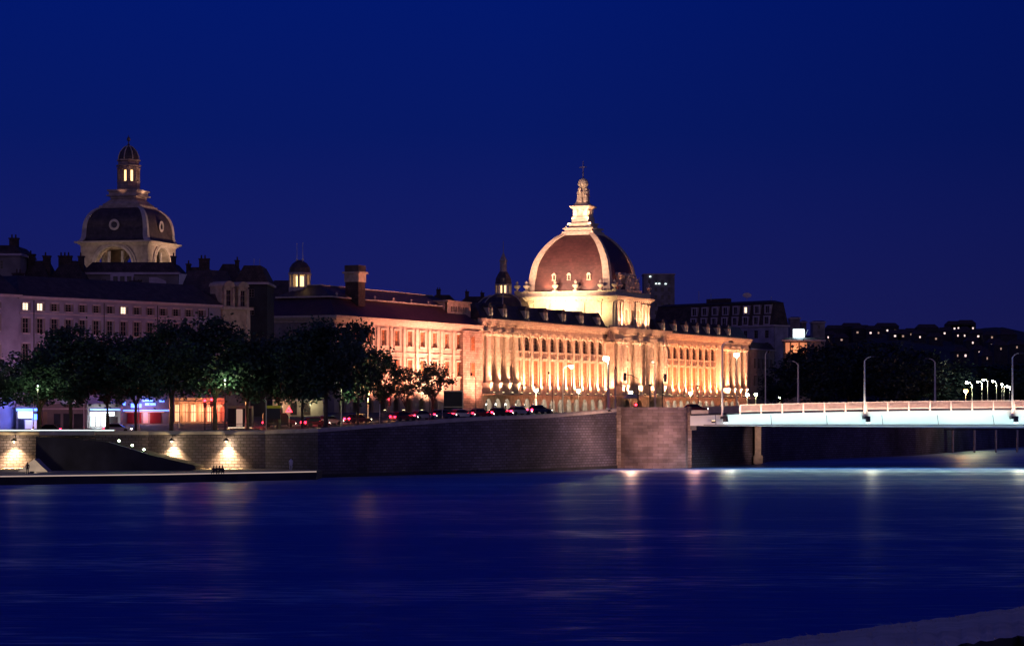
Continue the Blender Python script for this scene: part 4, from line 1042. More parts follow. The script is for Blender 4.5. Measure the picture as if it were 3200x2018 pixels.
# skyline behind the long roof
back('old_house', 'low distant roof just behind the right end of the plain wing', 1228, 1330, 928, 800, roofh=3.2, dep=10)
back('old_house', 'distant rooftop between plain wing and bell turret, nearer the wing', 1332, 1432, 920, 840, roofh=3.6, dep=10, ch=((4, 3, 1.4, 5.2),))
back('old_house', 'distant rooftop left of the bell turret with two chimneys', 1430, 1548, 925, 820, roofh=3.2, dep=10, ch=((3, 3, 1.2, 4.6), (8, 3, 1.2, 4.2)))

# tower block right of the great dome
hT = block('tower_block', 'distant dark tower block right of the great dome with roof lamps', 'tower block', (wx(2012, 1150), 1150), 0, 14, 14, 8, wz(858, 1150), (.6, 1, 1), [(wz(858, 1150)-4.2-3.5*i, wz(858, 1150)-2.4-3.5*i) for i in range(6)], 3, 1.2, walls='housewall2', moul=False)
mb = MB()
for x, z in ((2.5, 0), (5.2, -3.2), (6.6, -3.2), (9.5, -3.3)): mb.box(x, x+.8, -.35, -.05, wz(866, 1150)+z, wz(866, 1150)+z+.5)
mb.build('roof_lamp', 'e_cool', hT)

# mansard corner building behind the palace, right
pe = Vector((wx(2419, 822), 822)); ps = Vector((wx(2040, 862), 862))
dv = pe - ps; L5 = dv.length; RT5 = math.atan2(dv.y, dv.x)
h5 = empty('mansard_building', (ps.x, ps.y, 0), RT5, 'large dim corner building with two rows of framed mansard windows', 'building')
zc5 = wz(1019, 822)
cs = [L5 - 3.2 - 4.65*i for i in range(8)]
rw5 = [(zc5-3.8, zc5-1.2), (zc5-7.8, zc5-5.2), (zc5-11.8, zc5-9.2), (zc5-15.8, zc5-13.2)]
DP5 = 7
mb = MB(); wall_open(mb, 0, L5, 8, zc5, 0, .35, [(c-.8, c+.8, a, b) for c in cs for a, b in rw5]); mb.box(0, L5, .36, DP5, 8, zc5-.002); mb.build('wall', 'housewall', h5)
w5 = window_mesh(1.6, 2.6, 'glass', 2, 3)
for c in cs:
    for a, b in rw5: put('window', w5, h5, (c, .15, a))
mb = MB(); mb.box(-.2, L5+.5, -.6, DP5+.4, zc5, zc5+.45); mb.build('cornice', 'trim', h5)
zr = wz(944, 822)
mb = MB(); mb.frustum((0, L5+.1, -.1, DP5), (1, L5-1.2, 1.6, DP5-1), zc5+.451, zr); mb.build('mansard_roof', 'tile', h5)
mb = MB(); mb.frustum((.6, L5-.9, 1.2, DP5-.6), (3, L5-4, 3, 5), zr+.001, zr+.8); mb.box(22, 31, 3, 5.5, zr+.5, zr+2.1); mb.build('top_roof', 'tile', h5)
fd = MB()
t_ = .42
fd.box(-1.3, -1.3+t_, -.05, 1.6, 0, 3.0, 0); fd.box(1.3-t_, 1.3, -.05, 1.6, 0, 3.0, 0); fd.box(-1.3+t_, 1.3-t_, -.05, 1.6, 2.6, 3.0, 0); fd.box(-1.3+t_, 1.3-t_, -.05, 1.6, 0, .3, 0)
fd.box(-1.3+t_, 1.3-t_, .3, 1.6, .3, 2.6, 1)
fd.box(-.05, .05, .2, .299, .3, 2.6, 0)
fA = fd.mesh('mansard_window', ['trim', 'glass']); 
for i, c in enumerate(cs):
    put('mansard_window', fA, h5, (c, .35, zr-3.7)); put('mansard_window', fA, h5, (c, -.1, zc5+.55))
mb = MB(); mb.box(-.7, .1, .1, .28, .6, 2.4); mb.build('lit_pane', 'e_window', h5, (cs[2], .35, zr-3.7))
mb = MB(); mb.lathe(0, 0, [(.2, -.1), (1.0, .1), (1.5, .35), (1.46, .4), (.9, .17), (.1, .05)], 16, sy=.62); mb.tube([(0, 0, -.1), (0, -1.2, -.5)], .1, 5)
o = tag(mb.build('satellite_dish', 'trim', None, wp(2334, 924, 826)), 'pale round satellite dish on the roof of the mansard building', 'satellite dish'); o.rotation_euler = (R(68), 0, R(8))
mb = MB()
for x, h_ in ((2184, 30), (2222, 22), (2410, 14)): 
    p = wp(x, 940, 828); mb.tube([p, p + Vector((0, 0, h_*.105))], .08, 4)
o = mb.build('antenna', 'metal')
tag(o, 'three thin antenna masts on the roof of the mansard building', 'antenna')
# pale lit end house of the palace block
hN = block('end_house', 'dim stone house just past the right end of the lit palace', 'house', (wx(2345, 800), 800), ROT, 34, 10, 8, wz(1092, 800), (2.5, 1.5, .5), [(wz(1150, 800), wz(1118, 800)), (wz(1205, 800), wz(1172, 800))], 4.2, 1.3, walls='plain')

# small house with bright rooftop sign
pS = wp(2462, 1110, 800)
hS = block('sign_house', 'dark corner house carrying a bright white roof sign', 'house', (pS.x-1.5, 800), R(-6), 13, 12, 8, wz(1066, 800), (1.2, 2, 1), [(wz(1152, 800), wz(1130, 800)), (wz(1185, 800), wz(1163, 800))], 3.0, 1.3, walls='housewall2')
mb = MB(); mb.box(0, 7.2, -.5, -.1, 0, 4.2, 0); mb.box(.25, 6.95, -.56, -.501, .4, 3.9, 1)
for x in (1.6, 4.3): mb.box(x, x+.5, -.62, -.561, .2, 4.0, 2)
mb.box(-.1, 8.2, -.7, -.1, -1.0, -.6, 3)
mb.build('lit_storey', ['shopwood', 'e_shop', 'shopwood', 'rust'], hS, (.5, 0, wz(1109, 800)))
rs = empty('roof_sign', wp(2496, 1062, 803), 0, 'bright white rectangular lit sign box standing on a dark roof', 'sign')
mb = MB(); mb.box(-1.75, 1.75, -.3, .3, .4, 3.4); mb.build('sign_box', 'e_white', rs)
mb = MB(); mb.box(-1.9, 1.9, .31, .5, .2, 3.6); mb.tube([(-1.4, .4, -1.6), (-1.4, .4, .3)], .12, 5); mb.tube([(1.4, .4, -1.6), (1.4, .4, .3)], .12, 5); mb.tube([(1.9, .4, 1.0), (3.0, .4, 3.2)], .1, 4); mb.build('sign_frame', 'metal', rs)
light('POINT', rs, (0, -2.2, 2), 900, (.5, .85, 1.0), rad=.6); light('POINT', hS, (4, -2.5, wz(1090, 800)), 400, ORG, rad=.5)
for i, (a, b, t, D_) in enumerate(((2470, 2500, 990, 1000), (2540, 2578, 1002, 960), (2505, 2520, 1002, 1010))):
    back('old_house', ['dark slim roof block just right of the mansard building', 'dark roof block right of the bright roof sign', 'thin dark roof block above the bright roof sign'][i], a, b, t, D_, roofh=.8, ins=.4, rows=1, dep=8)

# ================================================================== BRIDGE
BY = 411.0
br = empty('girder_bridge', (wx(2157, BY), BY, 0), 0, 'low steel girder bridge with brightly lit pale flank and slatted railing', 'bridge')
bx = wx(2157, BY); LB = 116.0
def gt(x): return 8.65 + 0.95 * (1 - ((x - 62) / 62) ** 2)      # girder top
def gb(x): return 6.93 - 0.42 * math.sin(min(1, x / 70) * math.pi / 2)
N = 40
mb = MB()
for yo, name in ((0, 'near_girder'),):
    for i in range(N):
        a, b = LB*i/N, LB*(i+1)/N
        mb.add([(a, 0, gb(a)), (b, 0, gb(b)), (b, 0, gt(b)-.12), (a, 0, gt(a)-.12), (a, .3, gb(a)), (b, .3, gb(b)), (b, .3, gt(b)-.12), (a, .3, gt(a)-.12)], [(0,1,2,3),(7,6,5,4),(0,4,5,1),(3,2,6,7)])
        mb.add([(a, -.12, gb(a)), (b, -.12, gb(b)), (b, -.12, gb(b)+.13), (a, -.12, gb(a)+.13), (a, -.003, gb(a)+.13), (b, -.003, gb(b)+.13), (b, -.003, gb(b)), (a, -.003, gb(a))], [(0,1,2,3),(3,2,5,4),(0,7,6,1)])
mb.build('near_girder', 'girder', br)
for i in range(12):
    a = 7.3 + 9.0*i; b = MB(); b.box(a-.05, a+.05, -.05, -.003, gb(a)+.14, gt(a)-.13); b.build('girder_stiffener', 'girder', br)
b = MB(); b.box(.05, 1.0, -.1, 1.0, 6.2, 6.9); b.build('bearing', 'darkmetal', br)
mb = MB()
for i in range(N):
    a, b = LB*i/N, LB*(i+1)/N
    mb.add([(a, -1.15, gt(a)-.10), (b, -1.15, gt(b)-.10), (b, 25.5, gt(b)-.10), (a, 25.5, gt(a)-.10), (a, -1.15, gt(a)+.10), (b, -1.15, gt(b)+.10), (b, 25.5, gt(b)+.10), (a, 25.5, gt(a)+.10)],
           [(0,3,2,1),(4,5,6,7),(0,1,5,4),(3,7,6,2)])
mb.build('deck', 'dark', br)
for yo in (6, 12, 18, 24.5):
    mb = MB()
    for i in range(N):
        a, b = LB*i/N, LB*(i+1)/N
        mb.add([(a, yo, gb(a)), (b, yo, gb(b)), (b, yo, gt(b)-.12), (a, yo, gt(a)-.12), (a, yo+.3, gb(a)), (b, yo+.3, gb(b)), (b, yo+.3, gt(b)-.12), (a, yo+.3, gt(a)-.12)], [(0,1,2,3),(7,6,5,4),(0,4,5,1)])
    mb.build('inner_girder', 'dark', br)
# railing: posts as parts, slats and rails as one part
PS = 198/F*BY/3.01
xs_ = []; x = .5
x = wx(2442, BY) - bx - 4*PS*1.0
while x < LB:
    if x > 5.2: xs_.append(x)
    x += PS
for x in xs_[:100]:
    b = MB(); b.box(-.09, .09, -1.22, -1.02, 0, 1.28); b.box(-.14, .14, -1.3, -1.151, -.2, .05); b.build('railing_post', 'palepole', br, (x, 0, gt(x)+.1))
mb = MB(); mb2 = MB(); b0 = xs_[0]
for i in range(int((LB-b0)/.5)):
    a = b0 + .5*i; c = a + .5
    za, zb_ = gt(a)+.1, gt(c)+.1
    for (u0, u1, y0, y1, mq) in ((1.24, 1.36, -1.2, -1.04, mb), (.18, .27, -1.16, -1.08, mb2)):
        mq.add([(a,y0,za+u0),(c,y0,zb_+u0),(c,y1,zb_+u0),(a,y1,za+u0),(a,y0,za+u1),(c,y0,zb_+u1),(c,y1,zb_+u1),(a,y1,za+u1)], [(0,3,2,1),(4,5,6,7),(0,1,5,4),(3,7,6,2)])
mb.build('handrail', 'palepole', br); mb2.build('bottom_rail', 'palepole', br)
mb = MB(); a = b0
while a < LB:
    z = gt(a)+.1; mb.box(a, a+.05, -1.14, -1.10, z+.27, z+1.24); a += .13
mb.build('railing_slats', 'railing', br)
mb = MB()
for i in range(int((LB-3)/2)):
    a = 3+2*i; c = a+2; z0_, z1_ = gt(a)+.1, gt(c)+.1
    mb.add([(a,25.2,z0_),(c,25.2,z1_),(c,25.2,z1_+1.2),(a,25.2,z0_+1.2),(a,25.3,z0_),(c,25.3,z1_),(c,25.3,z1_+1.2),(a,25.3,z0_+1.2)], [(0,1,2,3),(7,6,5,4),(3,2,6,7)])
mb.build('far_railing', 'railing', br)
# kerb block where the railing begins
mb = MB(); mb.box(.1, 2.9, -1.0, -.3, 8.8, 9.45); mb.build('end_block', 'coping', br)
# light line under the railing edge
mb = MB(); mb.box(2, LB, -2.25, -2.1, 7.0, 7.12, 0)
for i in range(12): mb.tube([(4+9*i, -2.18, 7.1), (4+9*i, -1.0, 8.65)], .05, 4)
mb.build('light_bar', 'darkmetal', br)
o = light('AREA', br, (LB/2+2.5, -2.15, 7.15), 2300, (.76, 1.0, .93), (LB/2+2.5, 0, 8.6), size=(LB-6, .12)); o.data.spread = R(100)
light('AREA', br, (LB/2+2.5, -2.7, 9.0), 2600, (1.0, .60, .46), (LB/2+2.5, -1.1, 10.2), size=(LB-6, .1)).data.spread = R(100)
light('AREA', br, (LB/2+2.5, -2.6, 6.9), 7500, (.62, 1.0, .92), (LB/2+2.5, -4.5, 0), size=(LB-6, .1))
for x in (2257, 2702, 3164): light('SPOT', br, (wx(x, BY-1.6)-bx+.9, -3.2, 6.6), 1300, (1, 1, .72), (wx(x, BY-1.6)-bx+2, -16, 0), 120, 1, .2)
# lamp masts hung on the girder
def mast(label, x, near, side, foot, topz, curl=0, group='lamp masts of the bridge'):
    y = BY - 1.6 if near else BY + 25.6
    t = empty('bridge_lamp', (x, y, 0), 0, label, 'street lamp', group)
    mb = MB(); mb.lathe(0, 0, [(.20, foot), (.17, foot+3), (.12, topz)], 8); mb.build('pole', 'palepole', t)
    mb = MB(); mb.tube([(0, 0, topz), (side*.35, 0, topz+.4), (side*.8, 0, topz+.62), (side*1.1, 0, topz+.65)], [.1, .08, .07, .06], 6); mb.build('arm', 'palepole', t)
    mb = MB(); mb.lathe(side*1.4, 0, [(.1, topz+.5), (.45, topz+.55), (.38, topz+.75), (.1, topz+.85)], 8, sy=.5); mb.build('lamp_head', 'darkmetal', t)
    if near:
        mb = MB(); mb.box(-.2, .9, -.25, 1.5, foot-.2, foot+.25); mb.lathe(.55, -.1, [(.1, foot-.75), (.42, foot-.6), (.40, foot-.2)], 8); mb.build('bracket', 'darkmetal', t)
        mb = MB(); mb.lathe(.55, -.1, [(.36, foot-.9), (.3, foot-.76)], 8); mb.build('under_lamp', 'e_white', t)
    return t
mast('tall pale bridge lamp mast beside the stone abutment, dark heads at top', wx(2257, BY-1.6), True, 1, 8.2, wz(1080, BY-1.6))
mast('tall pale bridge lamp mast on the near side at mid span', wx(2702, BY-1.6), True, 1, 8.2, wz(1127, BY-1.6))
mast('tall pale bridge lamp mast at the right edge of the picture', wx(3164, BY-1.6), True, 1, 8.2, wz(1116, BY-1.6))
mast('pale bridge lamp mast on the far side below the bright roof sign', wx(2494, BY+25.6), False, -1, 9.3, wz(1140, BY+25.6))
mast('pale bridge lamp mast on the far side with arm bent left over the trees', wx(2922, BY+25.6), False, -1, 9.5, wz(1132, BY+25.6))
# lamps on the bridge masts wash the poles
for x in (2257, 2702, 3164): light('SPOT', br, (wx(x, BY-1.6)-bx-.9, -2.7, 8.3), 700, (.8, 1, .85), (wx(x, BY-1.6)-bx, -1.6, 14), 50)
# floodlight fixture and loose point light added to warm the abutment
fl = put('floodlight', fmm, br, (3.4, -4.6, 7.4)); light('POINT', br, (.2, -7.0, 5.4), 1700, (1.0, .54, .44), rad=.3)  # added floodlight and point light
al = empty('bracket_lamp', (16.2, 409.6, 9.3), 0, 'dark bracket lamp reaching out over the river beside the abutment corner', 'wall lamp')
mb = MB(); mb.tube([(0, .8, 0), (-.2, -3, .5), (-.6, -6.2, .2)], .07, 6); mb.build('bracket', 'darkmetal', al)  # bracket of the added lamp
mb = MB(); mb.lathe(-.6, -6.2, [(.3, -.1), (.35, 0), (.1, .2)], 8); mb.build('shade', 'darkmetal', al)
light('POINT', al, (2.6, -10.5, -4.2), 3000, (1.0, .55, .38), rad=.3)  # point light set off the added bracket to warm the wall
light('SPOT', br, (16.4, 20, 5.8), 1100, (1.0, .6, .45), (13.2, 27.2, 4), 70, 1, .3)

# ================================================================== SHOP ROW UNDER THE TREES
def on(px, D): x = wx(px, D); return Vector((x, D, gz(x, D)))
def shop(name, px0, px1, D, y0, y1, label, body, bands, cat='shop front', lights=()):
    """Ground-floor front standing a little proud of the houses. bands: (fx0, fx1, fz0, fz1, material, proud)"""
    X0, X1 = wx(px0, D), wx(px1, D); zb = gz((X0+X1)/2, D); L = X1-X0; H = wz(y0, D)-zb
    t = empty(name, (X0, D, zb), 0, label, cat)
    mb = MB(); mb.box(0, L, 0, 3, -.5, H); mb.build('front_wall', body, t)
    for k, (a, b, c, d, m, pr_, nm) in enumerate(bands):
        mb = MB(); mb.box(a*L, b*L, -pr_, -.004, c*H, d*H); mb.build(nm, m, t)
    for (fx, fz, p, col) in lights: light('POINT', t, (fx*L, -1.6, fz*H), p, col, rad=.3)
    return t
BL = (.12, .22, 1.0); 
shop('corner_shop', 50, 122, 402, 1268, 1335, 'small shop at left with glowing blue sign band', 'shopwood',
     [(.1, .75, .52, .78, 'e_white', .25, 'sign_board'), (.72, 1.0, .45, .68, 'e_blue', .3, 'sign_board'), (.02, .98, .80, .9, 'e_blue', .2, 'neon_band'), (.1, .35, .0, .45, 'glass', .05, 'door'), (.4, .9, .08, .44, 'e_window2', .06, 'shop_window')], lights=((.5, .4, 500, BL), (.2, .9, 300, BL)))
shop('dark_shop', 124, 272, 408, 1262, 1335, 'unlit shop row between the blue and the white shop signs', 'housewall2',
     [(.06, .16, .02, .7, 'sash', .06, 'door'), (.3, .44, .05, .62, 'glass', .05, 'shop_window'), (.5, .64, .05, .62, 'glass', .05, 'shop_window'), (.72, .92, .05, .62, 'glass', .05, 'shop_window'), (0, 1, .78, .84, 'trim', .2, 'fascia')])
shop('white_shop', 276, 376, 414, 1262, 1333, 'shop with cold white lit fascia and bright window strips', 'housewall2',
     [(.06, .82, .50, .66, 'e_white', .25, 'sign_board'), (.1, .78, .555, .60, 'housewall2', .27, 'sign_lettering'), (.08, .2, .05, .46, 'e_cool', .05, 'shop_window'), (.26, .34, .05, .46, 'e_window', .05, 'shop_window'), (.44, .58, .05, .46, 'e_cool', .05, 'shop_window'), (.66, .92, .05, .46, 'glass', .05, 'shop_window'), (0, 1, .74, .79, 'e_blue', .1, 'neon_band')], lights=((.4, .3, 700, (.8, .95, 1)),))
shop('neon_bar', 380, 528, 420, 1236, 1333, 'bar with blue neon spots above and dark red shutters below', 'housewall2',
     [(.03, .08, .66, .8, 'e_blue', .2, 'neon_sign'), (.2, .42, .58, .72, 'e_blue', .2, 'neon_sign'), (.45, .66, .80, .86, 'e_blue', .22, 'neon_sign'), (.5, .72, .66, .74, 'e_blue', .2, 'neon_sign'), (.8, .9, .78, .84, 'e_blue', .2, 'neon_sign'), (0, 1, .46, .50, 'e_blue', .06, 'neon_band'),
      (.12, .42, .03, .40, 'carred', .08, 'shutter'), (.6, .84, .03, .40, 'carred', .08, 'shutter'), (.46, .56, .03, .42, 'trim', .06, 'pier'), (.08, .9, .41, .435, 'e_shop', .12, 'light_strip')], lights=((.5, .3, 300, (1, .35, .2)), (.5, .75, 500, BL)))
sh = shop('red_restaurant', 545, 702, 424, 1243, 1331, 'glowing orange red restaurant front with tall lit window bays', 'plain',
     [(.02+.16*i, .10+.16*i, .04, .72+.05*(i % 2), 'e_shop' if i % 2 else 'e_shopb', .06, 'shop_window') for i in range(6)] + [(.05+.08*i, .062+.08*i, .03, .78, 'shopwood', .12, 'mullion') for i in range(12)] + [(.02, .98, .40+.0, .425, 'shopwood', .13, 'transom')] + [(0, 1, .80, .86, 'rust', .2, 'fascia'), (.62, .96, .62, .72, 'e_sod' if 0 else 'e_shop', .3, 'awning')],
     lights=((.15, .5, 350, (1, .42, .18)), (.5, .5, 500, (1, .36, .14)), (.85, .6, 600, (1, .12, .06))))
shop('kiosk', 712, 786, 388, 1268, 1340, 'dark glazed kiosk with pale roof edge beside the trees', 'carblack',
     [(.04, .3, .08, .86, 'glass', .05, 'pane'), (.36, .62, .08, .86, 'e_window2', .05, 'pane'), (.68, .94, .08, .86, 'glass', .05, 'pane'), (-.03, 1.03, .9, 1.0, 'coping', .35, 'roof_edge'), (0, 1, .0, .05, 'e_window', .1, 'plinth_light')], cat='kiosk')
shop('green_lit_front', 852, 1010, 470, 1240, 1330, 'pale arched street front lit yellowish behind the tree trunks', 'plain',
     [(.1, .2, .05, .7, 'glass', .05, 'door'), (.35, .48, .05, .7, 'glass', .05, 'door'), (.62, .75, .05, .7, 'glass', .05, 'door'), (0, 1, .8, .86, 'trim', .2, 'fascia')], cat='street front', lights=((.2, .5, 170, (1, .6, .35)), (.75, .6, 200, (.9, .9, .5))))
# billboard beside the corner bay
bb = empty('billboard', on(1387, 470), R(4), 'dark framed billboard with lit pale rim in front of the plain wing', 'billboard')
zb = wz(1222, 470)-on(1387, 470).z
mb = MB(); mb.box(0, 3.4, 0, .2, zb-4.6, zb); mb.build('panel', 'dark', bb)
mb = MB(); mb.box(-.1, 3.6, -.1, -.003, zb-.1, zb+.15); mb.box(3.41, 3.65, -.1, .2, zb-4.6, zb-.11); mb.box(-.1, 3.4, -.1, -.003, zb-3.0, zb-2.85); mb.build('panel_frame', 'coping', bb)
mb = MB(); mb.tube([(.5, .1, -.2), (.5, .1, zb-4.6)], .1, 6); mb.tube([(3, .1, -.2), (3, .1, zb-4.6)], .1, 6); mb.build('post', 'darkmetal', bb)
# parasol
pa = empty('parasol', on(1972, 560), 0, 'white parasol by the quay left of the red signal', 'parasol'); k = wz(1243, 560)-on(1972, 560).z
mb = MB(); mb.lathe(0, 0, [(1.9, k-.1), (1.8, k+.15), (.9, k+.75), (.1, k+1.0)], 8); mb.build('canopy', 'coping', pa)
mb = MB(); mb.lathe(0, 0, [(.05, -.2), (.05, k)], 6); mb.build('pole', 'darkmetal', pa)

# ================================================================== STREET LAMPS, SIGNALS, SIGNS
def lamp(label, px, D, py, col, mt, power, side=0.0, pole='palepole', group=None, r=.34, thick=.11, base=None):
    b = on(px, D) if base is None else Vector((wx(px, D), D, base)); k = wz(py, D) - b.z
    t = empty('street_lamp', b, 0, label, 'street lamp', group)
    mb = MB(); mb.lathe(0, 0, [(thick*1.6, -.3), (thick*1.5, .8), (thick, .9), (thick*.7, k-.5)], 8)
    if side: mb.tube([(0, 0, k-.6), (side*.4, 0, k-.05), (side, 0, k+.12)], [thick*.7, thick*.6, thick*.5], 6)
    mb.build('pole', pole, t)
    mb = MB(); mb.lathe(side, 0, [(.08, k+.30), (r*1.15, k+.22), (r*1.2, k+.12)], 10); mb.build('hood', 'darkmetal', t)
    mb = MB(); mb.lathe(side, 0, [(r*.9, k+.11), (r*1.1, k-r*.3), (r*1.0, k-r*.8), (r*.6, k-r*1.2), (.03, k-r*1.35)], 10); mb.build('lamp_globe' if mt else 'lens', mt or 'glass', t)
    if power: light('POINT', t, (side, -.1, k-.55), power, col, rad=.25)
    return t
YG = (.88, 1.0, .52); SOD = (1, .45, .15)
lamp('bright star-like lamp on a thick pale pole left of the central pavilion', 1901, 440, 1117, YG, 'e_lamp', 2000, side=-.4, r=.48, thick=.26)
lamp('lamp reaching right from a yellow-lit pole before the left wing', 1759, 455, 1143, YG, 'e_lamp', 1800, side=1.5, thick=.13, r=.34)
lamp('bright star-like lamp before the right end of the palace', 2302, 640, 1106, (1, .98, .55), 'e_lamp', 2600, r=.6, thick=.2, base=8.8)
AG = 'low yellow lamps along the arcade'
for px, D, py, lb in ((1675, 590, 1217, 'low yellow-green lamp near the four left columns'), (1808, 600, 1219, 'low bright lamp halfway along the left wing arcade'), (1971, 640, 1224, 'low lamp in front of the central pavilion'),
                      (2158, 690, 1227, 'low lamp halfway along the right wing arcade'), (2335, 720, 1231, 'low wide lamp at the right corner of the palace'), (2362, 720, 1230, 'low lamp just past the right corner of the palace')):
    lamp(lb, px, D, py, (.95, .95, .45), 'e_lamp', 420, r=.42, thick=.10, group=AG, base=8.8)
lamp('small greenish lamp low at the foot of the dark right trees', 2437, 640, 1239, YG, 'e_lampgreen', 500, r=.30, group=AG, base=8.9)
lamp('greenish lamp shining out from inside the tree crowns', 1067, 376, 1171, YG, 'e_lampgreen', 2600, r=.34, side=-.3)
lamp('orange street lamp hidden low in the foliage beside the kiosk', 768, 388, 1232, SOD, 'e_sod', 2200, r=.22)
lamp('orange street lamp under the trees near the arches', 1150, 400, 1232, SOD, 'e_sod', 1600, r=.2)
for px_, lb_ in ((104, 'street lamp hidden behind the leftmost crowns'), (262, 'street lamp hidden behind the tall tree at left'), (560, 'street lamp hidden behind the crown over the restaurant')):
    lamp(lb_, px_, 397, 1150, (1, .50, .62), 'e_shop', 750, r=.15, thick=.08)  # unseen lamps added to light the house fronts behind the crowns
lamp('small white lamp glimpsed under the dense left trees', 433, 384, 1194, (.8, .9, 1), 'e_cool', 120, r=.12)
lamp('small greenish lamp dot under the tallest plane tree', 703, 372, 1187, YG, 'e_cool', 500, r=.12, pole='darkmetal')
lamp('small pale lamp dot in the lowest crowns at left', 118, 370, 1205, YG, 'e_cool', 400, r=.1, pole='darkmetal')
lamp('thin unlit lamp with hooked head before the corner bay', 1487, 385, 1170, None, None, 0, side=-.7, pole='darkmetal', thick=.07, r=.14)
lamp('thin unlit lamp arm over the left wing arcade', 1726, 420, 1166, None, None, 0, side=-.6, pole='darkmetal', thick=.07, r=.14)
lamp('pale double-armed lamp mast, unlit, before the dark right trees', 2392, 450, 1098, None, None, 0, side=.55, thick=.12, r=.2, base=8.8)
lamp('pale unlit lamp with white head right of the central pavilion', 2047, 430, 1130, (1, .95, .8), 'e_window', 0, side=-.35, thick=.14, r=.22)
lamp('slim pale post in front of the central pavilion', 1923, 425, 1150, None, None, 0, thick=.12, r=.12)
# far lamps beyond the bridge, right
for k, (px, D, py, sd_) in enumerate(((3038, 560, 1194, -1.2), (3069, 600, 1190, -1.0), (3087, 640, 1186, -1.1), (3114, 690, 1190, -1.0), (3131, 740, 1200, 0), (3137, 790, 1206, 1.0), (3155, 850, 1209, 0))):
    lamp(['first and leftmost of the far lit lamps beyond the bridge', 'second of the far lit lamps beyond the bridge from the left', 'tallest of the far lit lamps beyond the bridge', 'fourth of the far lit lamps beyond the bridge from the left',
          'far lamp just left of the short crooked one beyond the bridge', 'short far lamp with arm bent right beyond the bridge', 'last far lamp, next to the rightmost bridge mast'][k], px, D, py, (.9, 1, .6), 'e_lamp', 1500, side=sd_, r=.26 if k < 6 else .2, thick=.12, group='far street lamps beyond the bridge', base=8.8)
lamp('low orange lamp glowing beyond the bridge railing', 3018, 540, 1219, SOD, 'e_sod', 2600, r=.42, thick=.10, base=8.8)
# pale posts
def pole(name, label, px, D, py, cat='post', m='palepole', r=.07, extra=None):
    b = on(px, D); k = wz(py, D)-b.z; mb = MB(); mb.lathe(0, 0, [(r*1.3, -.2), (r, k*.5), (r*.8, k)], 8)
    if extra: extra(mb, k)
    return tag(mb.build(name, m, None, b), label, cat)
pole('signal_post', 'pale post with crooked top left of the tree trunks', 832, 371, 1252, extra=lambda mb, k: mb.tube([(0, 0, k), (-.25, 0, k+.3), (-.05, 0, k+.5)], .06, 5))
pole('guide_post', 'slim grey post at the parapet under the right trees', 1187, 367, 1262)
pole('sign_post', 'thin dark post beside the billboard', 1343, 378, 1215, m='darkmetal')
pole('marker_post', 'short pale post near the middle of the parapet', 1382, 378, 1268, r=.05)
ys = empty('yellow_sign', on(845, 377), 0, 'yellow topped dark street sign right of the pale crooked post', 'sign'); k = wz(1268, 377)-on(845, 377).z
mb = MB(); mb.box(-.6, 1.5, -.05, .05, k-.35, k+.05); mb.build('sign_plate', 'yellow', ys)
mb = MB(); mb.box(-.5, 1.5, -.05, .05, k-2.0, k-.36); mb.build('sign_panel', 'carblack', ys); mb = MB(); mb.lathe(.5, .1, [(.06, -.2), (.06, k-.3)], 6); mb.build('pole', 'darkmetal', ys)
rs2 = empty('warning_sign', on(903, 383), 0, 'small red triangular road sign with pale centre', 'road sign'); k = wz(1278, 383)-on(903, 383).z
mb = MB(); mb.prismxz([(-.5, k-.45), (.5, k-.45), (0, k+.45)], 0, .05); mb.build('sign_plate', 'e_red', rs2); mb = MB(); mb.lathe(0, -.02, [(.02, k-.25), (.2, k-.12), (.02, k)], 8); mb.build('sign_centre', 'coping', rs2); mb = MB(); mb.lathe(0, .1, [(.05, -.2), (.05, k-.4)], 6); mb.build('pole', 'metal', rs2)
def signal(label, px, D, py, col='e_red', arm=None):
    b = on(px, D); k = wz(py, D)-b.z
    t = empty('traffic_light', b, 0, label, 'traffic light', 'traffic lights on the quay')
    mb = MB(); mb.lathe(0, 0, [(.09, -.2), (.07, k-.6)], 8)
    if arm: mb.tube([(0, 0, k-.6), (arm*.5, 0, k), (arm, 0, k+.15)], .06, 5)
    mb.build('pole', 'darkmetal', t)
    a = arm or 0
    mb = MB(); mb.box(a-.2, a+.2, -.02, .25, k-.85, k+.3); mb.box(a-.26, a+.26, .251, .28, k-.95, k+.4); mb.build('housing', 'carblack', t)
    mb = MB(); mb.lathe(a, 0, [(.02, 0), (.17, 0)], 10); mb = MB()
    n = 12; mb.add([(a+.19*math.cos(2*math.pi*i/n), -.06, k+.1+.19*math.sin(2*math.pi*i/n)) for i in range(n)] + [(a+.19*math.cos(2*math.pi*i/n), -.021, k+.1+.19*math.sin(2*math.pi*i/n)) for i in range(n)], [tuple(range(n))] + [(i, (i+1)%n, (i+1)%n+n, i+n) for i in range(n)])
    mb.build('signal_lens', col or 'glass', t)
    if col: light('POINT', t, (a, -.5, k+.1), 160, (1, .03, .04), rad=.2)
    return t
signal('left one of the two red traffic lights before the restaurant', 640, 378, 1253)
signal('right one of the two red traffic lights before the restaurant', 661, 380, 1250)
signal('small red traffic light under the right-hand quay trees', 1216, 392, 1248)
signal('red traffic light low before the central pavilion', 1987, 440, 1266)
signal('dark unlit traffic light on a long arm before the central pavilion', 1994, 425, 1172, None, arm=-2.2)
signal('thin unlit traffic light before the right wing', 2070, 425, 1175, None, arm=.5)

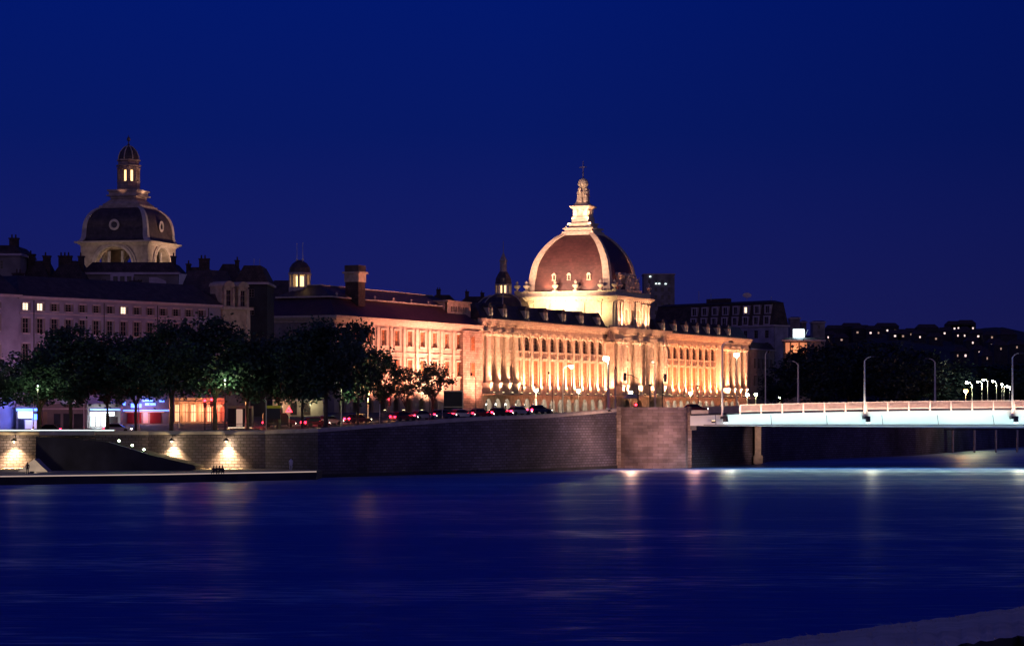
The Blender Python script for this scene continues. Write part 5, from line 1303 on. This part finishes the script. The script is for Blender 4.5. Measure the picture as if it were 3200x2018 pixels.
# railing on the quay parapet under the trees
rl = empty('parapet_railing', (-35.3, 362, 0), 0, 'thin iron railing along the rising quay parapet under the trees', 'railing')
mb = MB(); m2 = MB(); m3 = MB()
seg = [(-48, 366.6, 6.45), (-35.3, 362.2, 6.6), (-27.2, 354.4, 6.9), (-15.6, 368.4, 7.75), (-4.8, 379.4, 8.45)]
for a, b in zip(seg[:-1], seg[1:]):
    a, b = Vector(a), Vector(b); L = (b-a).length; n = int(L/.22)
    for i in range(n):
        p = a.lerp(b, i/n) - Vector((35.3*-1, 362, 0)); mb.box(p.x-.02, p.x+.02, p.y-.02, p.y+.02, p.z, p.z+.95)
    for h in (.12, .95):
        pa_ = a - Vector((-35.3, 362, -h)); pb_ = b - Vector((-35.3, 362, -h)); (m2 if h > .5 else m3).tube([pa_, pb_], .035, 4)
mb.build('baluster_slats', 'darkmetal', rl); m2.build('handrail', 'darkmetal', rl); m3.build('bottom_rail', 'darkmetal', rl)

# ================================================================== CARS
def car(label, px, D, rot, paint, dz=0, tall=0.0, van=False):
    b = on(px, D)
    t = empty('parked_car' if 0 else 'car', b + Vector((0, 0, .05+dz)), rot, label, 'van' if van else 'car', 'cars along the quay road')
    L, W, H = (5.0, 1.95, 2.2) if van else (4.2, 1.72, 1.45)
    mb = MB(); h = L/2; w_ = W/2
    body = [(-h, .3), (-h+.05, .72), (-h+.25, .86), (h-1.2, .84), (h-.25, .70), (h, .5), (h-.05, .28)] if not van else [(-h, .35), (-h, 2.0), (-h+.1, 2.15), (h-1.5, 2.15), (h-.8, 1.2), (h-.1, .95), (h, .4)]
    prof = body; n = len(prof)
    for s_, e_ in ((-1, 1),):
        vs = [(x, -w_, z) for x, z in prof] + [(x, w_, z) for x, z in prof]
    mb.add(vs, [tuple(range(n)), tuple(range(2*n-1, n-1, -1))] + [(i, i+n, (i+1)%n+n, (i+1)%n) for i in range(n)])
    if not van: mb.frustum((-h+.55, h-1.35, -w_+.1, w_-.1), (-h+1.05, h-2.05, -w_+.28, w_-.28), 1.36, 1.45)
    mb.build('body', paint, t)
    if not van:
        g = MB(); g.frustum((-h+.28, h-1.05, -w_+.06, w_-.06), (-h+.95, h-1.95, -w_+.24, w_-.24), .85, 1.37); g.build('window', 'glass', t)
    else:
        g = MB(); g.prismxz([(h-1.55, 2.05), (h-1.2, 1.4), (h-.95, 1.4), (h-1.42, 2.05)], -w_-.01, w_+.01); g.build('window', 'glass', t)
    for x in (-h+.8, h-.85):
        for s_ in (-1, 1):
            wm = MB(); m = 14; r = .31
            y0, y1 = s_*(w_-.2), s_*(w_+.02)
            wm.add([(x+r*math.cos(2*math.pi*i/m), y0, .31+r*math.sin(2*math.pi*i/m)) for i in range(m)] + [(x+r*math.cos(2*math.pi*i/m), y1, .31+r*math.sin(2*math.pi*i/m)) for i in range(m)], [tuple(range(m)), tuple(range(2*m-1, m-1, -1))] + [(i, (i+1)%m, (i+1)%m+m, i+m) for i in range(m)])
            wm.build('wheel', 'tyre', t)
    for s_ in (-1, 1):
        a = MB(); a.box(-h-.03, -h+.05, s_*(w_-.25)-.2, s_*(w_-.25)+.2, .55, .80); a.build('tail_light', 'e_tail', t)
        a = MB(); a.box(h-.10, h+.03, s_*(w_-.28)-.18, s_*(w_-.28)+.18, .5, .66); a.build('headlight', 'e_head', t)
    light('POINT', t, (-h-.5, 0, .7), 60, (1, .03, .06), rad=.3)
    return t
def rdir(D0_, D1_, x0, x1): return math.atan2(D1_-D0_, x1-x0)
RA = R(38)
car('silver car parked before the white lit shop', 368, 388, R(4), 'cargrey')
car('dark car in the gap between blue and dark shops', 145, 385, R(184), 'carblack')
car('black van standing near the yellow sign', 872, 388, R(10), 'carblack', van=True)
car('dark red car with glowing tail lights just right of the red sign', 985, 385, R(35), 'carred')
car('silver car with tail lights between the two main trunks', 1030, 392, R(38), 'cargrey')
car('black car with tail lights behind the slim grey post', 1118, 396, R(38), 'carblack')
for k, (px, D, c, lb) in enumerate(((1262, 388, 'carred', 'red car, first of the queue climbing to the bridge, at its left end'), (1322, 392, 'cargrey', 'second car of the climbing queue from the left, silver'), (1384, 395, 'carblue', 'dark blue car below the billboard in the climbing queue'),
                                (1442, 399, 'carwhite', 'white car in the climbing queue before the corner bay'), (1502, 403, 'carred', 'red car in the climbing queue just below the first giant column'), (1562, 407, 'carblack', 'black car in the climbing queue below the four columns'),
                                (1622, 412, 'cargrey', 'silver car in the climbing queue left of the low yellow lamp'), (1686, 416, 'carblue', 'last dark blue car at the top of the climbing queue'))):
    car(lb, px, D, R(38), c, dz=.35)
car('red car turning onto the bridge beside the abutment', 2172, 430, R(20), 'carred', dz=.1)

# ================================================================== PEOPLE
def person(label, loc, h=1.7, pose='stand', coat='cloth', rot=0.0, group=None, seed=0):
    me = bpy.data.meshes.new('body'); s = h/1.7; V = []; E = []; RD = []
    def v(x, y, z, r): V.append((x*s, y*s, z*s)); RD.append(r*s); return len(V)-1
    if pose == 'sit':
        pel = v(0, 0, .12, .15); ch_ = v(0, .03, .45, .17); nk = v(0, .0, .66, .06); hd = v(0, -.03, .80, .10); tp = v(0, -.03, .90, .07)
        E += [(pel, ch_), (ch_, nk), (nk, hd), (hd, tp)]
        for q in (-1, 1):
            hp_ = v(q*.11, -.08, .10, .09); kn = v(q*.15, -.45, .28 if q > 0 else .12, .07); an = v(q*.14, -.55, -.15, .045); ft = v(q*.15, -.72, -.20, .04)
            E += [(pel, hp_), (hp_, kn), (kn, an), (an, ft)]
            sh_ = v(q*.19, .02, .56, .06); el = v(q*.25, -.12, .34, .045); wr = v(q*.14, -.34, .30, .035); hn = v(q*.10, -.42, .30, .035)
            E += [(ch_, sh_), (sh_, el), (el, wr), (wr, hn)]
    else:
        pel = v(0, 0, .92, .15); ch_ = v(0, 0, 1.25, .18); nk = v(0, 0, 1.46, .06); hd = v(0, -.02, 1.58, .10); tp = v(0, -.02, 1.68, .07)
        E += [(pel, ch_), (ch_, nk), (nk, hd), (hd, tp)]
        for q in (-1, 1):
            hp_ = v(q*.10, 0, .86, .10); kn = v(q*.12, -.10*q, .48, .07); an = v(q*.12, .08*q, .08, .045); ft = v(q*.12, .08*q-.16, .04, .04)
            E += [(pel, hp_), (hp_, kn), (kn, an), (an, ft)]
            sh_ = v(q*.21, 0, 1.38, .06); el = v(q*.26, .06*q, 1.12, .045); wr = v(q*.22, .02, .90, .035); hn = v(q*.22, -.02, .80, .035)
            E += [(ch_, sh_), (sh_, el), (el, wr), (wr, hn)]
    me.from_pydata(V, E, []); me.materials.append(M[coat]); me.materials.append(M['skin'])
    o = bpy.data.objects.new('person', me); COL.objects.link(o); o.location = loc; o.rotation_euler = (0, 0, rot)
    sk = o.modifiers.new('skin', 'SKIN'); 
    me.skin_vertices[0].data[0].use_root = True
    for i, r in enumerate(RD): me.skin_vertices[0].data[i].radius = (r, r)
    sb = o.modifiers.new('subsurf', 'SUBSURF'); sb.levels = 1; sb.render_levels = 1
    tag(o, label, 'person', group)
    hm = MB(); zt_ = (1.60 if pose == 'stand' else .82)*s
    hm.lathe(0, (.01 if pose == 'stand' else 0)*s, [(.085*s, zt_-.03), (.115*s, zt_+.02), (.10*s, zt_+.08), (.04*s, zt_+.125)], 8); hm.build('hair', 'cloth', o)
    return o
def quaypt(px, D, z=1.2): return Vector((wx(px, D), D, z))
for k, (px, lb) in enumerate(((668, 'person in dark clothes sitting at the left end of the group on the quay edge'), (677, 'second person from the left sitting on the quay edge in dark clothes'), (686, 'third person from the left sitting on the quay edge in dark clothes'), (695, 'person in dark clothes sitting at the right end of the group on the quay edge'))):
    person(lb, quaypt(px, 333.4), 1.75, 'sit', rot=R((-8, 20, -15, 10)[k]), group='people sitting together on the quay edge')
person('person in a long white coat standing by the dark quay wall', (wx(909, 351), 351, 1.07), 1.75, 'stand', 'whitecloth', R(20))
person('small figure in dark clothes standing on the lower quay before the sloped wall', (wx(86, 330), 330, 1.07), 1.6, 'stand', 'cloth', R(0))

# wall lamps on the quay wall
for k, (px, D, p) in enumerate(((46, 366.1, 5500), (538, 366.4, 5500), (708, 363.6, 5500))):
    x = wx(px, D); z = wz(1373, D); lb = ['shaded wall lamp on the stonework at the left edge', 'brightest shaded wall lamp right of the quay ramp', 'shaded wall lamp between the ramp and the quay door'][k]
    t = empty('wall_lamp', (x, D-.1, z), 0, lb, 'wall lamp', 'wall lamps on the quay')
    mb = MB(); mb.tube([(0, .9, -.2), (0, .3, .2), (0, -.5, .15)], .05, 6); mb.build('bracket', 'darkmetal', t)
    mb = MB(); mb.lathe(0, -.5, [(.5, -.18), (.42, -.02), (.15, .12), (.05, .22)], 12); mb.build('shade', 'darkmetal', t)
    mb = MB(); mb.lathe(0, -.5, [(.05, -.4), (.16, -.32), (.14, -.2)], 10); mb.build('bulb', 'e_warm', t)
    light('SPOT', t, (0, -.5, -.42), p*4.0, (1, .62, .26), (0, .20, -5), 108, 1.0, .1); light('POINT', t, (0, -.35, -.7), p*.09, (1, .72, .36), rad=.12)

# ================================================================== TREES
def crown_mesh(seed, rx, ry, rz, n_cl, per, lm='leaf', leaf=.42):
    rnd = random.Random(seed); mb = MB(); vs = []; fs = []
    for _ in range(n_cl):
        while True:
            p = Vector((rnd.uniform(-1, 1), rnd.uniform(-1, 1), rnd.uniform(-1, 1)))
            if .12 < p.length < 1: break
        if rnd.random() < .6: p = p.normalized() * rnd.uniform(.62, 1.02)
        wob = 1 + .28*math.sin(3.1*math.atan2(p.y, p.x) + seed) + .12*math.sin(5*p.z + seed*2)
        c = Vector((p.x*rx*wob, p.y*ry*wob, p.z*rz*(1 if p.z > 0 else .98)))
        cr = rnd.uniform(.85, 1.7)
        for _ in range(per):
            d = Vector((rnd.gauss(0, 1), rnd.gauss(0, 1), rnd.gauss(0, .75))) * cr * .55
            q = c + d; a = Vector((rnd.gauss(0, 1), rnd.gauss(0, 1), rnd.gauss(0, .6))).normalized(); b = a.cross(Vector((rnd.gauss(0, 1), rnd.gauss(0, 1), rnd.gauss(0, 1)))).normalized()
            s_ = leaf * rnd.uniform(.6, 1.3); o = len(vs)
            vs += [q - a*s_*.5, q + b*s_*.36 - a*s_*.05, q + a*s_*.55, q - b*s_*.36 - a*s_*.05]; fs.append((o, o+1, o+2, o+3))
    mb.add(vs, fs); return mb.mesh('crown', lm)
def trunk_mesh(seed, h, H, rx):
    rnd = random.Random(seed+50); mb = MB(); b = Vector((0, 0, -.4)); p1 = Vector((rnd.uniform(-.2, .2), rnd.uniform(-.2, .2), h*.6)); p2 = Vector((rnd.uniform(-.3, .3), 0, h))
    mb.tube([b, p1, p2], [.36, .27, .24], 9)
    for i in range(7):
        a = 2*math.pi*i/7 + rnd.uniform(-.3, .3); L = rx*rnd.uniform(.45, .8); z2 = h + (H-h)*rnd.uniform(.35, .85)
        q1 = p2 + Vector((math.cos(a)*L*.35, math.sin(a)*L*.35, (z2-h)*.45)); q2 = Vector((math.cos(a)*L, math.sin(a)*L, z2))
        mb.tube([p2 - Vector((0, 0, .3*i/7)), q1, q2], [.17, .11, .04], 6)
        for _ in range(2):
            q3 = q1 + Vector((rnd.uniform(-1.6, 1.6), rnd.uniform(-1.6, 1.6), rnd.uniform(.6, 2.0))); mb.tube([q1, q3], [.07, .02], 4)
    return mb.mesh('trunk', 'bark')
CM = [crown_mesh(k, 5.0, 4.6, 5.0, 115, 62, leaf=.48) for k in range(5)]
CMs = [crown_mesh(20+k, 5.0, 4.6, 5.0, 56, 50, leaf=.62) for k in range(2)]
TMx = [trunk_mesh(k, 4.0, 12.0, 5.0) for k in range(5)]
def tree(label, px, D, top, hw, bot, k=0, sparse=False, group='plane trees along the quay', name='plane_tree', crowns=None, base=None, rot=0, fat=1.28):
    x = wx(px, D); b = gz(x, D) if base is None else base
    zt_, zb_ = wz(top, D), wz(bot + (12 if name == 'plane_tree' and px < 1080 else 0), D); w_ = hw/F*D*fat; hz = (zt_-zb_)/2
    t = empty(name, (x, D, b), 0, label, 'tree', group)
    C_ = crowns or (CMs if sparse else CM)
    o = put('crown', C_[k % len(C_)], t, (0, 0, (zt_+zb_)/2 - b), rot, (w_/5.2, w_/5.2, hz/5.1))
    th = max(.5, (zb_-b+hz*.35)/4.0)
    put('trunk', TMx[k % 5], t, (0, 0, 0), rot, (w_/5.2*.9, w_/5.2*.9, th if th < (zt_-b)/12 else (zt_-b)/13))
    return t
T = [(-28, 372, 1118, 75, 1262, 'tree cut by the left edge of the picture, lowest crown'),
     (125, 376, 1098, 92, 1262, 'broad low-crowned plane tree before the blue shop sign'),
     (222, 380, 1020, 88, 1250, 'tall plane tree between the blue and the white shop signs'),
     (335, 384, 1050, 95, 1252, 'plane tree over the white shop sign'),
     (425, 378, 1052, 80, 1238, 'plane tree left of the big forked trunk'),
     (535, 373, 1010, 95, 1235, 'plane tree with big dark trunk at the top of the quay ramp'),
     (672, 376, 997, 92, 1238, 'tallest plane tree, hiding the dormer house corner'),
     (775, 378, 1062, 88, 1240, 'plane tree over the kiosk with orange lit leaves below'),
     (870, 380, 1058, 88, 1245, 'plane tree over the yellow sign'),
     (945, 372, 1024, 85, 1250, 'plane tree with dark trunk left of the greenish lamp'),
     (1018, 369, 1004, 86, 1240, 'plane tree with thick trunk just left of the greenish lamp'),
     (1118, 376, 1008, 70, 1262, 'loose-leaved plane tree with facade light showing through its top'),
     (1190, 384, 1092, 62, 1252, 'middle-sized loose tree before the plain wing windows'),
     (1268, 390, 1150, 52, 1242, 'small tree second from the right end of the quay row'),
     (1352, 396, 1134, 52, 1240, 'rightmost small tree of the quay row, leaning over the billboard')]
for i, (px, D, top, hw, bot, lb) in enumerate(T):
    tree(lb, px, D, top, hw, bot, i, sparse=i in (11, 12, 13, 14), rot=i*1.3, fat=1.1 if i > 10 else (1.38, 1.22, 1.48, 1.28)[i % 4])
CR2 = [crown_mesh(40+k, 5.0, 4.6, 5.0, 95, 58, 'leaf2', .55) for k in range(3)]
T2 = [(2442, 560, 1150, 62, 1256, 'tree beside the greenish lamp at the left of the dark right row'), (2545, 540, 1078, 85, 1262, 'dark tree below the bright roof sign'), (2650, 560, 1064, 90, 1262, 'tall dark tree between the sign and the mid-span bridge mast'),
      (2755, 545, 1072, 92, 1262, 'dark rounded tree right of the mid-span bridge mast'), (2858, 560, 1092, 88, 1262, 'dark tree just left of the bent-arm bridge mast'), (2955, 575, 1120, 84, 1262, 'dark tree left of the orange lamp'),
      (3060, 900, 1140, 90, 1262, 'dark tree behind the row of far lit lamps'), (3165, 900, 1136, 95, 1262, 'dark tree behind the rightmost bridge mast'), (3260, 880, 1120, 80, 1262, 'dark tree cut by the right edge of the picture')]
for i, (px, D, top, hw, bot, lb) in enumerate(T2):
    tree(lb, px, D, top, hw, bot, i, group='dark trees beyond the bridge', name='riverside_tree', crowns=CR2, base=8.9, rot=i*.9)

# steps and lit landing stage under the bridge, far right
ls = empty('landing_stage', (wx(2960, 560), 560, 0), R(-62+90), 'dark open landing stage with pale posts under the right end of the bridge', 'landing stage')
mb = MB(); mb.box(-8, 46, -2.2, 0, 5.0, 5.3); mb.build('stage_deck', 'dark', ls)
for i in range(9):
    mb = MB(); mb.box(-.16, .16, -.2, .2, 0, 5.0); mb.build('post', 'coping', ls, (-6+6*i, -2, 0))

# ================================================================== FAR HILL
mb = MB(); prof = [(-900, 1075), (1200, 1085), (2300, 1062), (2480, 1050), (2560, 1046), (2640, 1026), (2680, 1021), (2720, 1026), (2800, 1036), (2900, 1040), (2980, 1032), (3060, 1026), (3130, 1023), (3190, 1040), (3260, 1044), (3500, 1060), (5200, 1120)]
rnd = random.Random(5); px = -900; cur = []
def hy(px):
    for a, b in zip(prof[:-1], prof[1:]):
        if a[0] <= px <= b[0]: f = (px-a[0])/(b[0]-a[0]); f = f*f*(3-2*f); return a[1]+(b[1]-a[1])*f
    return 1100
while px <= 5200:
    cur.append(px); px += 9 if 2300 < px < 3500 else 60
rows = [(1300, 0.0), (1500, .25), (1750, .62), (2100, 1.0), (2900, .8)]
vs = []; 
for D, f in rows:
    for px in cur: vs.append((wx(px, 2100), D, 9 + (wz(hy(px) + rnd.uniform(-1.5, 1.5)*(f == 1), 2100)-9)*f))
n = len(cur); fs = [(j*n+i, j*n+i+1, (j+1)*n+i+1, (j+1)*n+i) for j in range(len(rows)-1) for i in range(n-1)]
mb.add(vs, fs); struct(mb.build('hill', 'hill'))
# houses on the hillside
hv = random.Random(11)
def hillhouse(px, py, D, w_, lit, lb):
    X = wx(px, D); z = wz(py, D); t = empty('hillside_house', (X, D, z), 0, lb, 'house', 'houses on the far hillside')
    h_ = w_*hv.uniform(.3, .5); mb = MB(); mb.box(-w_/2, w_/2, 0, 12, -14, h_); mb.build('wall', 'dark', t)
    mb = MB(); mb.frustum((-w_/2-.5, w_/2+.5, -.5, 12.5), (-w_/2+2, w_/2-2, 5, 7), h_+.01, h_+3); mb.build('roof', 'tile', t)
    for k in range(lit):
        mb = MB(); a = -w_/2 + w_*(k+.5)/max(1, lit); b_ = hv.uniform(.3, .8)
        mb.box(a-b_, a+b_, -.12, -.003, h_*.35, h_*.35+1.3); mb.build('window', hv.choice(['e_pin', 'e_window2', 'e_window2', 'e_pin']), t)
HH = [(2610, 1050, 14, 0), (2664, 1047, 16, 1), (2694, 1049, 14, 2), (2733, 1050, 12, 2), (2773, 1043, 18, 3), (2797, 1058, 9, 1), (2822, 1050, 8, 1), (2822, 1058, 8, 1), (2848, 1053, 10, 1), (2900, 1053, 16, 0), (2952, 1049, 9, 1), (2964, 1048, 9, 1),
      (2983, 1035, 12, 2), (3004, 1036, 16, 3), (3022, 1037, 14, 3), (3019, 1043, 8, 1), (3004, 1058, 10, 2), (3057, 1060, 9, 1), (3112, 1086, 10, 2), (3144, 1054, 10, 1), (3152, 1066, 12, 0), (3062, 1111, 7, 1), (3084, 1118, 6, 1), (3085, 1129, 6, 1), (3005, 1123, 9, 2)]
where = ['at the left end of the hillside', 'on the left crest of the hill', 'under the left crest, two lit windows', 'near the left crest, lower of a pair', 'largest on the left crest with three lit windows', 'with single light below the left cluster', 'upper of two stacked lights above the dark trees', 'lower of two stacked lights above the dark trees', 'with single faint light right of the stacked pair',
         'unlit between the two light clusters', 'with faint light left of the bright crest', 'just left of the bright crest lights', 'first of the bright row on the right crest', 'middle of the bright row on the right crest', 'last of the bright row on the right crest', 'with single light under the bright row', 'with two lights well below the bright row', 'alone with one light right of the bright row',
         'low with two pale lights near the right edge', 'high near the right edge with one faint light', 'unlit near the right edge', 'with brightest lone light low on the slope', 'right of the brightest lone light', 'lowest of the three lights low on the slope', 'with faint twin lights above the far lamps']
HH += [(2588, 1062, 12, 1), (2630, 1070, 10, 1), (2875, 1062, 9, 1), (2925, 1066, 10, 1), (3040, 1078, 9, 1), (3100, 1062, 11, 1), (3128, 1100, 9, 1), (3178, 1094, 10, 1)]
where += ['just right of the bright roof sign', 'low at the left foot of the hill', 'below the gap between the two light clusters', 'low under the gap between the light clusters', 'below and right of the bright row', 'between the bright row and the right edge', 'lower right, under the two pale lights', 'closest to the right edge, low down']
for (px, py, w_, lit), s_ in zip(HH, where): hillhouse(px, py, 1990 - max(0, py-1040)*6.5, w_, lit, 'small dark house ' + s_)
